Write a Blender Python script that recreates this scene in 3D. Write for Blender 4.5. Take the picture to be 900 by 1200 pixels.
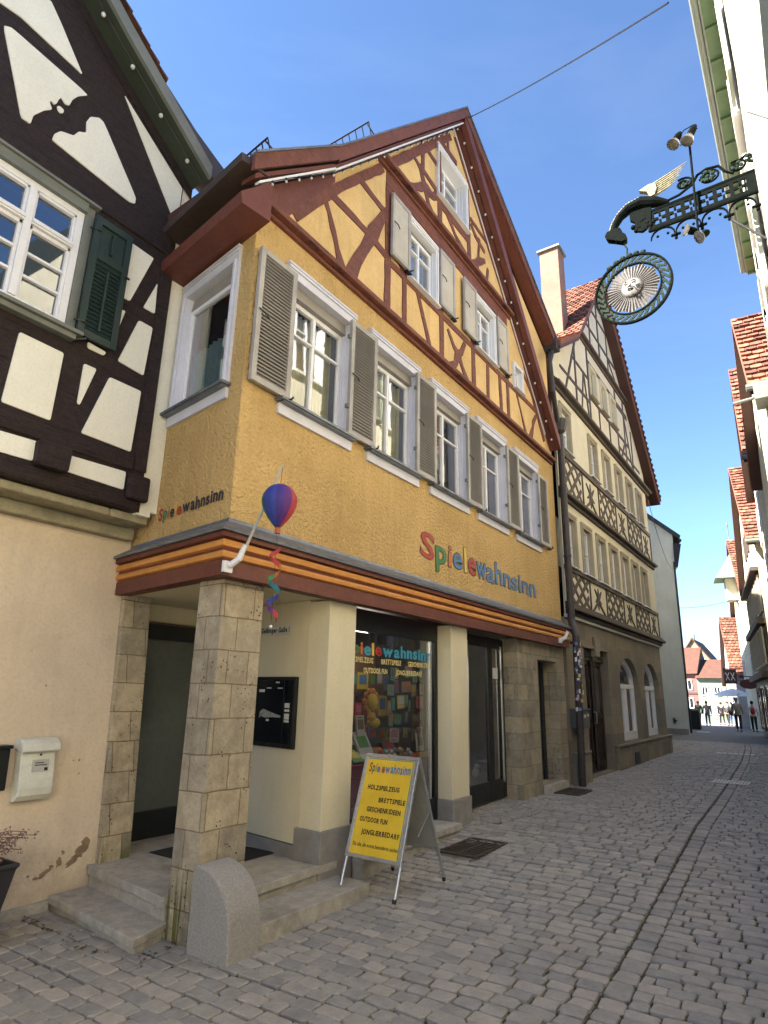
import bpy, math, random
from mathutils import Vector, Matrix
from mathutils.geometry import tessellate_polygon
random.seed(7)
R = math.radians
for o in list(bpy.data.objects): bpy.data.objects.remove(o)
SC = bpy.context.scene
COL = SC.collection

# ------------------------------------------------------------ camera, sky, sun
# world axes: X runs along the street (away from the camera), Y towards the shop side, Z up
cam_d = bpy.data.cameras.new('camera'); cam = bpy.data.objects.new('camera', cam_d); COL.objects.link(cam)
fw = Vector((0.7922, 0.5422, 0.2797)).normalized()
rt0 = Vector((0.5643, -0.8252, 0.0220))
rt = (rt0 - fw * rt0.dot(fw)).normalized(); upv = rt.cross(fw)
cam.matrix_world = Matrix(((rt.x, upv.x, -fw.x, 0), (rt.y, upv.y, -fw.y, 0), (rt.z, upv.z, -fw.z, 1.68), (0, 0, 0, 1)))
cam_d.sensor_fit = 'VERTICAL'; cam_d.sensor_height = 36.0; cam_d.lens = 36.0 * 727 / 1200
cam_d.clip_start = 0.05; cam_d.clip_end = 2000
SC.camera = cam
SUN_EL, SUN_AZ = R(43), math.atan2(0.74, -0.67)          # direction towards the sun in plan: -X, +Y
w = bpy.data.worlds.new('World'); SC.world = w; w.use_nodes = True
nt = w.node_tree; bg = nt.nodes['Background']
sky = nt.nodes.new('ShaderNodeTexSky'); sky.sky_type = 'NISHITA'; sky.sun_disc = False
sky.sun_elevation = SUN_EL; sky.sun_rotation = math.pi / 2 - SUN_AZ
sky.air_density = 1.0; sky.dust_density = 0.1; sky.ozone_density = 7.0; sky.altitude = 300
tc = nt.nodes.new('ShaderNodeTexCoord'); mp_ = nt.nodes.new('ShaderNodeMapping'); mp_.inputs['Scale'].default_value = (1.2, 1.2, 5.5); mp_.inputs['Rotation'].default_value = (.25, .1, 0)
nz_ = nt.nodes.new('ShaderNodeTexNoise'); nz_.inputs['Scale'].default_value = 1.6; nz_.inputs['Detail'].default_value = 9; nz_.inputs['Roughness'].default_value = .62; nz_.inputs['Distortion'].default_value = .4
mr_ = nt.nodes.new('ShaderNodeMapRange'); mr_.inputs[1].default_value = .50; mr_.inputs[2].default_value = .82; mr_.inputs[3].default_value = 0; mr_.inputs[4].default_value = .035
mx_ = nt.nodes.new('ShaderNodeMix'); mx_.data_type = 'RGBA'; mx_.inputs[7].default_value = (6.5, 7.0, 7.6, 1)      # thin high cloud
nt.links.new(tc.outputs['Generated'], mp_.inputs[0]); nt.links.new(mp_.outputs[0], nz_.inputs['Vector']); nt.links.new(nz_.outputs['Fac'], mr_.inputs[0]); nt.links.new(mr_.outputs[0], mx_.inputs[0])
nt.links.new(sky.outputs[0], mx_.inputs[6]); nt.links.new(mx_.outputs[2], bg.inputs[0]); bg.inputs[1].default_value = 0.05
sd = bpy.data.lights.new('sun', 'SUN'); sun = bpy.data.objects.new('sun', sd); COL.objects.link(sun)
sd.energy = 4.8; sd.angle = R(0.5); sd.color = (1.0, 0.93, 0.82)
tosun = Vector((math.cos(SUN_AZ) * math.cos(SUN_EL), math.sin(SUN_AZ) * math.cos(SUN_EL), math.sin(SUN_EL)))
sun.rotation_euler = tosun.to_track_quat('Z', 'Y').to_euler()
SC.view_settings.view_transform = 'Standard'; SC.view_settings.look = 'None'
SC.view_settings.exposure = 2.85; SC.view_settings.gamma = 1.0
SC.view_settings.use_white_balance = True; SC.view_settings.white_balance_temperature = 6700   # camera balanced for the shade
SC.render.engine = 'CYCLES'

# ------------------------------------------------------------ materials
MATS = {}
def mat(name, col, rough=0.8, col2=None, scale=3.0, bump=0.0, bscale=40.0, metal=0.0, island=0.0, spec=0.4, stain=0.0, brick=None, detail=6, bdist=0.02, coat=0, streak=0.0, pits=0.0, moss=0.0, grain=0.0, grime=0.0):
    if name in MATS: return MATS[name]
    m = bpy.data.materials.new(name); m.use_nodes = True; n = m.node_tree.nodes; L = m.node_tree.links
    b = n['Principled BSDF']; b.inputs['Roughness'].default_value = rough; b.inputs['Metallic'].default_value = metal
    b.inputs['Specular IOR Level'].default_value = spec; b.inputs['Coat Weight'].default_value = coat
    g = n.new('ShaderNodeNewGeometry')
    def mixc(a, bb, fac, t='MIX'):
        x = n.new('ShaderNodeMix'); x.data_type = 'RGBA'; x.blend_type = t
        for v, i in ((a, 6), (bb, 7)):
            if isinstance(v, tuple): x.inputs[i].default_value = (*v, 1) if len(v) == 3 else v
            else: L.new(v, x.inputs[i])
        if isinstance(fac, float): x.inputs[0].default_value = fac
        else: L.new(fac, x.inputs[0])
        return x.outputs[2]
    def noise(s, d=detail, r=.6):
        t = n.new('ShaderNodeTexNoise'); t.inputs['Scale'].default_value = s; t.inputs['Detail'].default_value = d
        t.inputs['Roughness'].default_value = r; L.new(g.outputs['Position'], t.inputs['Vector']); return t.outputs['Fac']
    def ramp(src, p0, p1, a=0.0, bb=1.0):
        r = n.new('ShaderNodeMapRange'); r.inputs[1].default_value = p0; r.inputs[2].default_value = p1
        r.inputs[3].default_value = a; r.inputs[4].default_value = bb; L.new(src, r.inputs[0]); return r.outputs[0]
    c = tuple(col)
    c2 = col2 if col2 else tuple(v * 0.82 for v in col)
    out = mixc(c, tuple(c2), ramp(noise(scale), .38, .62))
    fine = noise(bscale * 1.3, 3)
    out = mixc(out, tuple(v * .8 for v in c2), ramp(fine, .45, .75, 0, .5))
    if stain:
        out = mixc(out, (.05, .045, .038), ramp(noise(1.3, 8, .7), .55, .75, 0, stain))
    h = None
    if bump:
        h = noise(bscale, 4)
    if streak:
        mp = n.new('ShaderNodeMapping'); mp.inputs['Scale'].default_value = (7, 7, .45); L.new(g.outputs['Position'], mp.inputs[0])
        t = n.new('ShaderNodeTexNoise'); t.inputs['Scale'].default_value = 1.0; t.inputs['Detail'].default_value = 7; t.inputs['Roughness'].default_value = .65; L.new(mp.outputs[0], t.inputs['Vector'])
        out = mixc(out, tuple(v * .55 for v in c2), ramp(t.outputs['Fac'], .50, .80, 0, streak))
        out = mixc(out, tuple(min(.85, v * 1.18) for v in col), ramp(noise(.55, 3), .50, .72, 0, streak))
    if grime:                       # splash dirt and damp blooms with a ragged upper edge
        sg = n.new('ShaderNodeSeparateXYZ'); L.new(g.outputs['Position'], sg.inputs[0])
        ag = n.new('ShaderNodeMath'); ag.operation = 'MULTIPLY_ADD'; L.new(noise(2.2, 8, .7), ag.inputs[0]); ag.inputs[1].default_value = -1.9; L.new(sg.outputs[2], ag.inputs[2])
        out = mixc(out, (c[0] * .52, c[1] * .50, c[2] * .47), ramp(ag.outputs[0], -.66, -1.02, 0, grime))
        out = mixc(out, (.16, .13, .10), ramp(noise(16, 6, .7), .66, .74, 0, grime * .6))
    if grain:
        mp = n.new('ShaderNodeMapping'); mp.inputs['Scale'].default_value = (1.4, 1.4, 26); mp.inputs['Rotation'].default_value = (0, .12, 0); L.new(g.outputs['Position'], mp.inputs[0])
        t = n.new('ShaderNodeTexNoise'); t.inputs['Scale'].default_value = 1.6; t.inputs['Detail'].default_value = 8; t.inputs['Roughness'].default_value = .7; L.new(mp.outputs[0], t.inputs['Vector'])
        cr = ramp(t.outputs['Fac'], .36, .44)
        out = mixc(tuple(v * .35 for v in c2), out, cr)
        ah = n.new('ShaderNodeMath'); ah.operation = 'MULTIPLY_ADD'; L.new(t.outputs['Fac'], ah.inputs[0]); ah.inputs[1].default_value = 2.2
        if h: L.new(h, ah.inputs[2])
        h = ah.outputs[0]
        out = mixc(out, tuple(min(1, v * 1.9) for v in col), ramp(t.outputs['Fac'], .58, .74, 0, grain))
    if moss:
        mp = n.new('ShaderNodeMapping'); mp.inputs['Scale'].default_value = (22, 22, .8); L.new(g.outputs['Position'], mp.inputs[0])
        t = n.new('ShaderNodeTexNoise'); t.inputs['Scale'].default_value = 1.0; t.inputs['Detail'].default_value = 4; L.new(mp.outputs[0], t.inputs['Vector'])
        sz = n.new('ShaderNodeSeparateXYZ'); L.new(g.outputs['Position'], sz.inputs[0])
        lo = ramp(sz.outputs[2], .30, .02); mm = n.new('ShaderNodeMath'); mm.operation = 'MULTIPLY'; L.new(lo, mm.inputs[0]); L.new(ramp(t.outputs['Fac'], .47, .58), mm.inputs[1])
        out = mixc(out, (.10, .105, .025), mm.outputs[0])
        mm2 = n.new('ShaderNodeMath'); mm2.operation = 'MULTIPLY'; L.new(ramp(sz.outputs[2], .15, -.15, 0, .6), mm2.inputs[0]); L.new(ramp(noise(5.0), .40, .55), mm2.inputs[1])
        out = mixc(out, (.09, .09, .06), mm2.outputs[0])
    if island:
        out = mixc(out, (c[0] * 1.12, c[1] * .96, c[2] * .80), ramp(g.outputs['Random Per Island'], .0, 1.0, 0, .35))
        x = n.new('ShaderNodeHueSaturation'); L.new(out, x.inputs['Color'])
        L.new(ramp(g.outputs['Random Per Island'], 0, 1, 1 - island, 1 + island * .8), x.inputs['Value'])
        out = x.outputs[0]
    if pits:
        vo = n.new('ShaderNodeTexVoronoi'); vo.inputs['Scale'].default_value = 22; L.new(g.outputs['Position'], vo.inputs['Vector'])
        pm = ramp(vo.outputs['Distance'], .10, .24); gate = ramp(noise(3.0, 3), .50, .58)
        pv = n.new('ShaderNodeMath'); pv.operation = 'MAXIMUM'; L.new(pm, pv.inputs[0])
        iv2 = n.new('ShaderNodeMath'); iv2.operation = 'SUBTRACT'; iv2.inputs[0].default_value = 1; L.new(gate, iv2.inputs[1]); L.new(iv2.outputs[0], pv.inputs[1])
        out = mixc((.035, .03, .024), out, pv.outputs[0])
        hh = n.new('ShaderNodeMath'); hh.operation = 'ADD'; L.new(h, hh.inputs[0]); L.new(pv.outputs[0], hh.inputs[1]); h = hh.outputs[0]
    if brick:
        bw, bh, mort, mcol, axis = brick
        sp = n.new('ShaderNodeSeparateXYZ'); L.new(g.outputs['Position'], sp.inputs[0])
        ad = n.new('ShaderNodeMath'); ad.operation = 'ADD'; L.new(sp.outputs[0], ad.inputs[0]); L.new(sp.outputs[1], ad.inputs[1])
        cb = n.new('ShaderNodeCombineXYZ'); L.new(ad.outputs[0], cb.inputs[0]); L.new(sp.outputs[2], cb.inputs[1])
        nz = n.new('ShaderNodeTexNoise'); nz.inputs['Scale'].default_value = 2.5; L.new(g.outputs['Position'], nz.inputs['Vector'])
        vm = n.new('ShaderNodeVectorMath'); vm.operation = 'MULTIPLY_ADD'; L.new(nz.outputs['Color'], vm.inputs[0])
        vm.inputs[1].default_value = (.03, .03, 0); L.new(cb.outputs[0], vm.inputs[2])
        t = n.new('ShaderNodeTexBrick'); t.inputs['Scale'].default_value = 1; t.inputs['Brick Width'].default_value = bw
        t.inputs['Row Height'].default_value = bh; t.inputs['Mortar Size'].default_value = mort; t.offset = .45; t.squash = .7; t.squash_frequency = 3
        t.inputs['Mortar Smooth'].default_value = .25
        t.inputs['Color1'].default_value = (1.12, 1.08, 1.0, 1); t.inputs['Color2'].default_value = (.72, .74, .78, 1)
        t.inputs['Mortar'].default_value = (*mcol, 1); L.new(vm.outputs[0], t.inputs['Vector'])
        out = mixc(out, t.outputs['Color'], 1.0, 'MULTIPLY')
        iv = n.new('ShaderNodeMath'); iv.operation = 'MULTIPLY_ADD'; L.new(t.outputs['Fac'], iv.inputs[0]); iv.inputs[1].default_value = -.8
        if h: L.new(h, iv.inputs[2])
        h = iv.outputs[0]; bump = max(bump, .3)
    if h:
        bn = n.new('ShaderNodeBump'); bn.inputs['Strength'].default_value = bump; bn.inputs['Distance'].default_value = bdist
        L.new(h, bn.inputs['Height']); L.new(bn.outputs[0], b.inputs['Normal'])
    L.new(out, b.inputs['Base Color'])
    rr = ramp(noise(scale * 4, 3), .3, .7, max(0, rough - .08), min(1, rough + .08)); L.new(rr, b.inputs['Roughness'])
    MATS[name] = m; return m
def glass(name='window_glass', tint=(.8, .85, .85), boost=1.0):
    if name in MATS: return MATS[name]
    m = bpy.data.materials.new(name); m.use_nodes = True; n = m.node_tree.nodes; L = m.node_tree.links; n.clear()
    o = n.new('ShaderNodeOutputMaterial'); mx = n.new('ShaderNodeMixShader'); t = n.new('ShaderNodeBsdfTransparent'); gl = n.new('ShaderNodeBsdfGlossy')
    t.inputs[0].default_value = (*tint, 1); gl.inputs['Roughness'].default_value = 0.02; gl.inputs[0].default_value = (.95, .97, 1, 1)
    fr = n.new('ShaderNodeFresnel'); fr.inputs[0].default_value = 1.55
    ma = n.new('ShaderNodeMath'); ma.operation = 'MULTIPLY_ADD'; ma.use_clamp = True; ma.inputs[1].default_value = 1.5 * boost; ma.inputs[2].default_value = .03
    g = n.new('ShaderNodeNewGeometry'); nz = n.new('ShaderNodeTexNoise'); nz.inputs['Scale'].default_value = 1.6; nz.inputs['Detail'].default_value = 1
    bn = n.new('ShaderNodeBump'); bn.inputs['Strength'].default_value = .12; bn.inputs['Distance'].default_value = .02
    L.new(g.outputs['Position'], nz.inputs['Vector']); L.new(nz.outputs['Fac'], bn.inputs['Height']); L.new(bn.outputs[0], gl.inputs['Normal'])
    L.new(fr.outputs[0], ma.inputs[0]); L.new(ma.outputs[0], mx.inputs[0]); L.new(t.outputs[0], mx.inputs[1]); L.new(gl.outputs[0], mx.inputs[2]); L.new(mx.outputs[0], o.inputs[0])
    MATS[name] = m; return m
def emis(name, col, s):
    if name in MATS: return MATS[name]
    m = bpy.data.materials.new(name); m.use_nodes = True; b = m.node_tree.nodes['Principled BSDF']
    b.inputs['Emission Color'].default_value = (*col, 1); b.inputs['Emission Strength'].default_value = s; MATS[name] = m; return m

YEL = mat('ochre_roughcast', (.74, .495, .215), .9, (.63, .415, .17), 1.2, 1.0, 26, bdist=.08, spec=.2, streak=.4)
YELG = mat('ochre_gable_plaster', (.74, .51, .24), .9, (.63, .43, .195), 1.5, 1.0, 28, bdist=.03, spec=.2, streak=.4)
MAR = mat('oxblood_timber', (.19, .062, .040), .65, (.135, .044, .030), 9, .7, 45, bdist=.01, grain=.25)
MARD = mat('oxblood_board', (.145, .042, .028), .55, (.115, .034, .024), 5, .25, 40, streak=.3)
ORG = mat('orange_trim', (.62, .27, .07), .5, None, 3, .1, 40)
DKT = mat('dark_brown_timber', (.038, .022, .021), .7, (.024, .014, .014), 14, .9, 35, bdist=.02, grain=.5)
PLW = mat('off_white_plaster', (.78, .76, .68), .9, (.73, .71, .63), 2, .4, 40, spec=.2, bdist=.012, streak=.12)
BEI = mat('beige_plaster', (.68, .565, .44), .9, (.60, .495, .385), .9, .5, 26, spec=.2, stain=.14, bdist=.015, streak=.22, grime=.5)
CRP = mat('cream_render', (.66, .60, .44), .9, (.62, .56, .41), 1.5, .25, 60, spec=.2, bdist=.008, streak=.2, stain=.06)
STN = mat('sandstone', (.44, .38, .29), .9, (.31, .265, .20), 7, .8, 30, stain=.5, streak=.35, pits=1, moss=1, brick=(.36, .29, .006, (.5, .45, .38), 0), bdist=.012)
STN2 = mat('grey_stone_wall', (.36, .315, .24), .9, (.25, .22, .17), 5, .8, 30, stain=.5, streak=.3, pits=1, brick=(.5, .27, .006, (.6, .6, .6), 0), bdist=.012)
STL = mat('limestone_ledge', (.36, .32, .22), .9, (.25, .23, .16), 5, .6, 30, stain=.5, bdist=.015)
GRA = mat('granite', (.33, .31, .29), .85, (.24, .23, .22), 60, .5, 120, stain=.2, bdist=.005)
STEP = mat('worn_step_stone', (.43, .40, .355), .85, (.33, .305, .27), 9, .9, 45, stain=.6, streak=.2, bdist=.01)
PLN = mat('grey_plinth', (.27, .26, .25), .9, (.22, .21, .2), 6, .4, 60, stain=.3, bdist=.01)
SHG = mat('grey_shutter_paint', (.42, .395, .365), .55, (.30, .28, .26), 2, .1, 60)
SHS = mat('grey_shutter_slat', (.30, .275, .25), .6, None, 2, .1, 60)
SHB = mat('beige_shutter_panel', (.48, .44, .37), .6, None, 2, .1, 60)
WHT = mat('white_window_paint', (.74, .74, .77), .45, (.70, .70, .73), 3, .08, 50)
LIL = mat('cool_white_surround', (.62, .62, .70), .55, (.56, .56, .64), 3, .1, 50)
ZNC = mat('zinc_sheet', (.20, .22, .25), .45, (.15, .165, .19), 3, .15, 20, metal=.5)
GRN = mat('dark_green_paint', (.022, .040, .033), .45, (.018, .033, .028), 3, .15, 40)
OLV = mat('olive_green_soffit', (.042, .052, .036), .6, None, 3, .15, 40)
GREY = mat('grey_green_frame', (.17, .18, .16), .6, None, 3, .15, 40)
BLK = mat('black_metal', (.012, .014, .017), .4, None, 5, .1, 50)
PIPE = mat('dark_drainpipe', (.035, .028, .03), .5, (.05, .04, .04), 6, .1, 30)
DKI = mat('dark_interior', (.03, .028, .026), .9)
ALU = mat('brushed_aluminium', (.55, .56, .58), .35, None, 30, .05, 80, metal=.8)
TILE = mat('clay_roof_tile', (.22, .088, .058), .85, (.15, .062, .042), 2.5, .4, 60, island=.55, stain=.35, bdist=.008)
TILED = mat('dark_roof_tile', (.10, .045, .032), .85, (.065, .032, .025), 2.5, .4, 60, island=.35, bdist=.008)
COB = mat('cobble_stone', (.315, .303, .290), .70, (.245, .236, .226), 9, .7, 45, island=.15, stain=.28, bdist=.008, spec=.45)
JNT = mat('cobble_joint_dirt', (.050, .046, .040), .95, (.060, .062, .035), 20, .6, 80)
CRT = mat('cream_curtain', (.70, .66, .52), .9, None, 6, .1, 30)
CRB = mat('blue_grey_curtain', (.42, .53, .52), .9, None, 6, .1, 30)
GLS = glass(boost=1.7); GLD = glass('shop_glass', (.52, .55, .55), 1.5)
H3G = mat('olive_grey_stone', (.25, .215, .165), .85, (.20, .175, .14), 1.5, .3, 40, brick=(.9, .42, .005, (.75, .75, .75), 0), bdist=.006)
H3C = mat('cream_infill', (.66, .61, .47), .9, (.60, .55, .42), 2, .3, 50, spec=.2)
H3T = mat('grey_brown_timber', (.075, .055, .046), .7, None, 3, .3, 40)
H3W = mat('tan_window_board', (.42, .37, .27), .7, None, 3, .2, 40)
H4W = mat('pale_green_render', (.54, .58, .54), .9, (.48, .52, .48), 1.2, .4, 30, spec=.2, streak=.3)
CRW = mat('pale_yellow_render', (.62, .58, .45), .9, None, 1.5, .2, 40, spec=.2)
SFG = mat('sage_green_soffit', (.16, .25, .12), .5, None, 3, .1, 40)

# ------------------------------------------------------------ mesh helpers
class MB:
    def __init__(s): s.v = []; s.f = []; s.m = []; s.mi = 0
    def add(s, vs, fs, M=None):
        b = len(s.v); s.v += [M @ Vector(p) if M else Vector(p) for p in vs]
        s.f += [tuple(b + i for i in f) for f in fs]; s.m += [s.mi] * len(fs); return s
    def box(s, x0, x1, y0, y1, z0, z1, M=None):
        if x0 > x1: x0, x1 = x1, x0
        if y0 > y1: y0, y1 = y1, y0
        if z0 > z1: z0, z1 = z1, z0
        return s.add([(x, y, z) for z in (z0, z1) for y in (y0, y1) for x in (x0, x1)],
                     [(0, 2, 3, 1), (4, 5, 7, 6), (0, 1, 5, 4), (2, 6, 7, 3), (0, 4, 6, 2), (1, 3, 7, 5)], M)
    def prism(s, poly, y0, y1, holes=(), M=None, caps=True):   # polygon in XZ, thickness along Y (front face at y0)
        loops = [list(poly)] + [list(h) for h in holes]
        flat = [p for l in loops for p in l]; n = len(flat)
        tris = tessellate_polygon([[Vector((p[0], p[1], 0)) for p in l] for l in loops])
        vs = [(p[0], y0, p[1]) for p in flat] + [(p[0], y1, p[1]) for p in flat]
        fs = []
        for t in tris:
            a, b, c = (flat[i] for i in t)
            ar = (b[0] - a[0]) * (c[1] - a[1]) - (c[0] - a[0]) * (b[1] - a[1])
            if abs(ar) < 1e-9: continue
            t = t if ar > 0 else (t[0], t[2], t[1])
            fs.append(tuple(t)); fs.append((t[2] + n, t[1] + n, t[0] + n))
        o = 0
        for k, l in enumerate(loops):
            m = len(l); A = sum(l[i][0] * l[(i + 1) % m][1] - l[(i + 1) % m][0] * l[i][1] for i in range(m))
            for i in range(m):
                a, b = o + i, o + (i + 1) % m
                q = (b, a, a + n, b + n) if (A > 0) == (k == 0) else (a, b, b + n, a + n)
                fs.append(q)
            o += m
        return s.add(vs, fs, M)
    def tube(s, pts, r, n=8, M=None, closed=False):
        pts = [Vector(p) for p in pts]; rs = r if isinstance(r, (list, tuple)) else [r] * len(pts)
        vs = []; fs = []; prev = None
        for i, p in enumerate(pts):
            d = ((pts[min(i + 1, len(pts) - 1)] - pts[max(i - 1, 0)]) if not closed else (pts[(i + 1) % len(pts)] - pts[i - 1])).normalized()
            if prev is None: u = d.orthogonal().normalized()
            else: u = (prev - d * prev.dot(d)).normalized()
            prev = u; v = d.cross(u)
            vs += [p + (u * math.cos(6.2832 * k / n) + v * math.sin(6.2832 * k / n)) * rs[i] for k in range(n)]
        m = len(pts)
        for i in range(m if closed else m - 1):
            j = (i + 1) % m
            fs += [(i * n + k, i * n + (k + 1) % n, j * n + (k + 1) % n, j * n + k) for k in range(n)]
        if not closed: fs += [tuple(range(n))[::-1], tuple((m - 1) * n + k for k in range(n))]
        return s.add(vs, fs, M)
    def lathe(s, prof, c=(0, 0, 0), n=16, M=None):   # prof: (r, z)
        vs = []; fs = []
        for r, z in prof: vs += [(c[0] + r * math.cos(6.2832 * k / n), c[1] + r * math.sin(6.2832 * k / n), c[2] + z) for k in range(n)]
        for i in range(len(prof) - 1): fs += [(i * n + k, i * n + (k + 1) % n, (i + 1) * n + (k + 1) % n, (i + 1) * n + k) for k in range(n)]
        fs += [tuple(range(n))[::-1], tuple((len(prof) - 1) * n + k for k in range(n))]
        return s.add(vs, fs, M)
    def ball(s, c, r, n=10, sc=(1, 1, 1), M=None):
        pr = [(max(1e-4, math.sin(math.pi * i / 8)), -math.cos(math.pi * i / 8)) for i in range(9)]
        Mx = Matrix.Translation(c) @ Matrix.Diagonal((r * sc[0], r * sc[1], r * sc[2], 1))
        return s.lathe(pr, n=n, M=(M @ Mx) if M else Mx)
    def rough(s, pts, wd, y0, y1, M=None, j=.10, step=.16):     # stroke with hand-cut, wavering edges
        wds = wd if isinstance(wd, (list, tuple)) else [wd] * len(pts); P = []; W = []
        for i in range(len(pts) - 1):
            a, b = pts[i], pts[i + 1]; n = max(1, int(math.hypot(b[0] - a[0], b[1] - a[1]) / step))
            for k in range(n):
                t = k / n; w0 = wds[i] + (wds[i + 1] - wds[i]) * t
                P.append((a[0] + (b[0] - a[0]) * t + random.uniform(-j, j) * w0 * .35, a[1] + (b[1] - a[1]) * t + random.uniform(-j, j) * w0 * .35)); W.append(w0 * (1 + random.uniform(-j, j)))
        P.append(pts[-1]); W.append(wds[-1]); return s.stroke(P, W, y0, y1, M)
    def stroke(s, pts, wd, y0, y1, M=None):     # polyline in XZ with a width, as one prism
        L_ = []; R_ = []
        for i, p in enumerate(pts):
            a = pts[max(i - 1, 0)]; b = pts[min(i + 1, len(pts) - 1)]
            dx, dz = b[0] - a[0], b[1] - a[1]; l = math.hypot(dx, dz) or 1
            ww = (wd[i] if isinstance(wd, (list, tuple)) else wd) / 2
            L_.append((p[0] - dz / l * ww, p[1] + dx / l * ww)); R_.append((p[0] + dz / l * ww, p[1] - dx / l * ww))
        b = len(s.v); n = len(pts)
        vs = []
        for i in range(n): vs += [(R_[i][0], y0, R_[i][1]), (L_[i][0], y0, L_[i][1]), (L_[i][0], y1, L_[i][1]), (R_[i][0], y1, R_[i][1])]
        fs = [(0, 1, 2, 3), (4 * n - 1, 4 * n - 2, 4 * n - 3, 4 * n - 4)]
        for i in range(n - 1):
            o = 4 * i
            for k in range(4): fs.append((o + k, o + 4 + k, o + 4 + (k + 1) % 4, o + (k + 1) % 4))
        return s.add(vs, fs, M)
def wl(o):
    p = Vector((0, 0, 0))
    while o: p += o.location; o = o.parent
    return p
def obj(name, mb, m, parent=None, origin=None, smooth=False, bevel=0, M=None):
    base = wl(parent) if parent else Vector((0, 0, 0))
    og = Vector(origin) if origin is not None else (base if parent else Vector((0, 0, 0)))
    vs = [(M @ p if M else p) - og for p in mb.v]
    me = bpy.data.meshes.new(name); me.from_pydata([tuple(p) for p in vs], [], mb.f); me.validate(); me.update()
    for x in (m if isinstance(m, (list, tuple)) else [m]): me.materials.append(x)
    if isinstance(m, (list, tuple)) and len(me.polygons) == len(mb.m): me.polygons.foreach_set('material_index', mb.m)
    if smooth: me.polygons.foreach_set('use_smooth', [True] * len(me.polygons))
    o = bpy.data.objects.new(name, me); COL.objects.link(o)
    o.location = og - base
    if parent: o.parent = parent
    if bevel:
        b = o.modifiers.new('bevel', 'BEVEL'); b.width = bevel; b.segments = 2; b.limit_method = 'ANGLE'; b.angle_limit = R(35)
    return o
def tag(o, label, cat, group=None, kind=None):
    if label: o['label'] = label
    if cat: o['category'] = cat
    if group: o['group'] = group
    if kind: o['kind'] = kind
    return o
def thing(name, label, cat, loc=(0, 0, 0), group=None):
    o = bpy.data.objects.new(name, None); o.empty_display_size = .2; COL.objects.link(o); o.location = loc
    return tag(o, label, cat, group)
def struct(name, mb, m, **k):
    o = obj(name, mb, m, **k); o['kind'] = 'structure'; return o
def dup(o, parent=None, loc=None, label=None):
    c = o.copy(); COL.objects.link(c)
    if parent: c.parent = parent
    if loc is not None: c.location = loc
    if label: c['label'] = label
    for ch in list(o.children): dup(ch, c)
    return c
GLY = {}
def glyph(ch, off=0.0):
    k = (ch, off)
    if k not in GLY:
        cu = bpy.data.curves.new('t', 'FONT'); cu.body = ch; cu.size = 1; cu.offset = off; cu.resolution_u = 3; cu.fill_mode = 'FRONT'
        ob = bpy.data.objects.new('t', cu); COL.objects.link(ob)
        dg = bpy.context.evaluated_depsgraph_get(); me = bpy.data.meshes.new_from_object(ob.evaluated_get(dg))
        vs = [tuple(v.co) for v in me.vertices]; fs = [tuple(p.vertices) for p in me.polygons]
        bpy.data.objects.remove(ob); bpy.data.curves.remove(cu); bpy.data.meshes.remove(me)
        GLY[k] = (vs, fs)
    return GLY[k]
def text(mb, s, x0, x1, z, h, y, off=.02, jit=0.0, mis=None, M=None, sx=None):
    """one line of writing in the XZ plane from x0 to x1, cap height h, standing at y"""
    pen = 0; items = []
    for i, ch in enumerate(s):
        if ch == ' ': pen += .33; continue
        vs, fs = glyph(ch, off)
        lo = min(v[0] for v in vs); hi = max(v[0] for v in vs)
        items.append((i, ch, pen - lo, vs, fs)); pen += hi - lo + .09
    pen -= .09
    k = (x1 - x0) / pen; hz = h / .70
    for i, ch, p, vs, fs in items:
        if mis: mb.mi = mis[i]
        r = random.uniform(-jit, jit); dz = random.uniform(-jit, jit) * h * .8
        cx = sum(v[0] for v in vs) / len(vs)
        out = []
        for v in vs:
            a, b = (v[0] - cx), v[1] - .3
            a, b = a * math.cos(r) - b * math.sin(r), a * math.sin(r) + b * math.cos(r)
            out.append((x0 + (p + cx + a) * k, y, z + dz + (b + .3) * hz))
        mb.add(out, fs, M)

# ------------------------------------------------------------ ground
def gz(x, y):
    pts = [(-50, -.24), (3.6, -.24), (5.5, -.19), (7.2, -.10), (8.6, -.03), (10.2, .03), (13, .0), (24, .04), (40, 0), (60, -.25), (5000, -.6)]
    for (a, za), (b, zb) in zip(pts, pts[1:]):
        if x <= b: z = za + (zb - za) * max(0, (x - a) / (b - a)); break
    t = max(0, min(1, (y - .5) / 3)); zc = z * .6
    return zc + (z - zc) * t - .02 * math.exp(-((y - 1.5) / .4) ** 2)
def track(x):
    pts = [(-2, 1.35), (4, 1.43), (6.5, 1.52), (10.5, 1.69), (15.4, 1.87), (21.3, 2.13), (26.8, 2.5), (39.6, 3.8), (60, 6)]
    for (a, za), (b, zb) in zip(pts, pts[1:]):
        if x <= b: return za + (zb - za) * max(0, (x - a) / (b - a))
g = MB()
xs = [-300, -60, -10, -4, 0] + [i * .8 for i in range(1, 40)] + [34, 37, 40, 45, 50, 60, 80, 120, 300, 900]
ys = [-600, -100, -20, -5, -2, -1, 0, .5, 1, 1.5, 2, 2.5, 3, 3.5, 4, 4.5, 5, 7, 10, 14, 20, 60, 200, 600]
for x in xs:
    for y in ys: g.v.append(Vector((x, y, gz(x, y) - .03)))
for i in range(len(xs) - 1):
    for j in range(len(ys) - 1):
        a = i * len(ys) + j; g.f.append((a, a + len(ys), a + len(ys) + 1, a + 1)); g.m.append(0)
FAR = mat('distant_paving', (.20, .19, .18), .85, (.16, .152, .145), 6, .4, 12, stain=.1)
struct('ground', g, JNT)
g = MB()                                                            # paved street beyond the modelled setts
xs2 = [30.0, 34, 40, 46, 52, 60, 75, 110]
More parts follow.
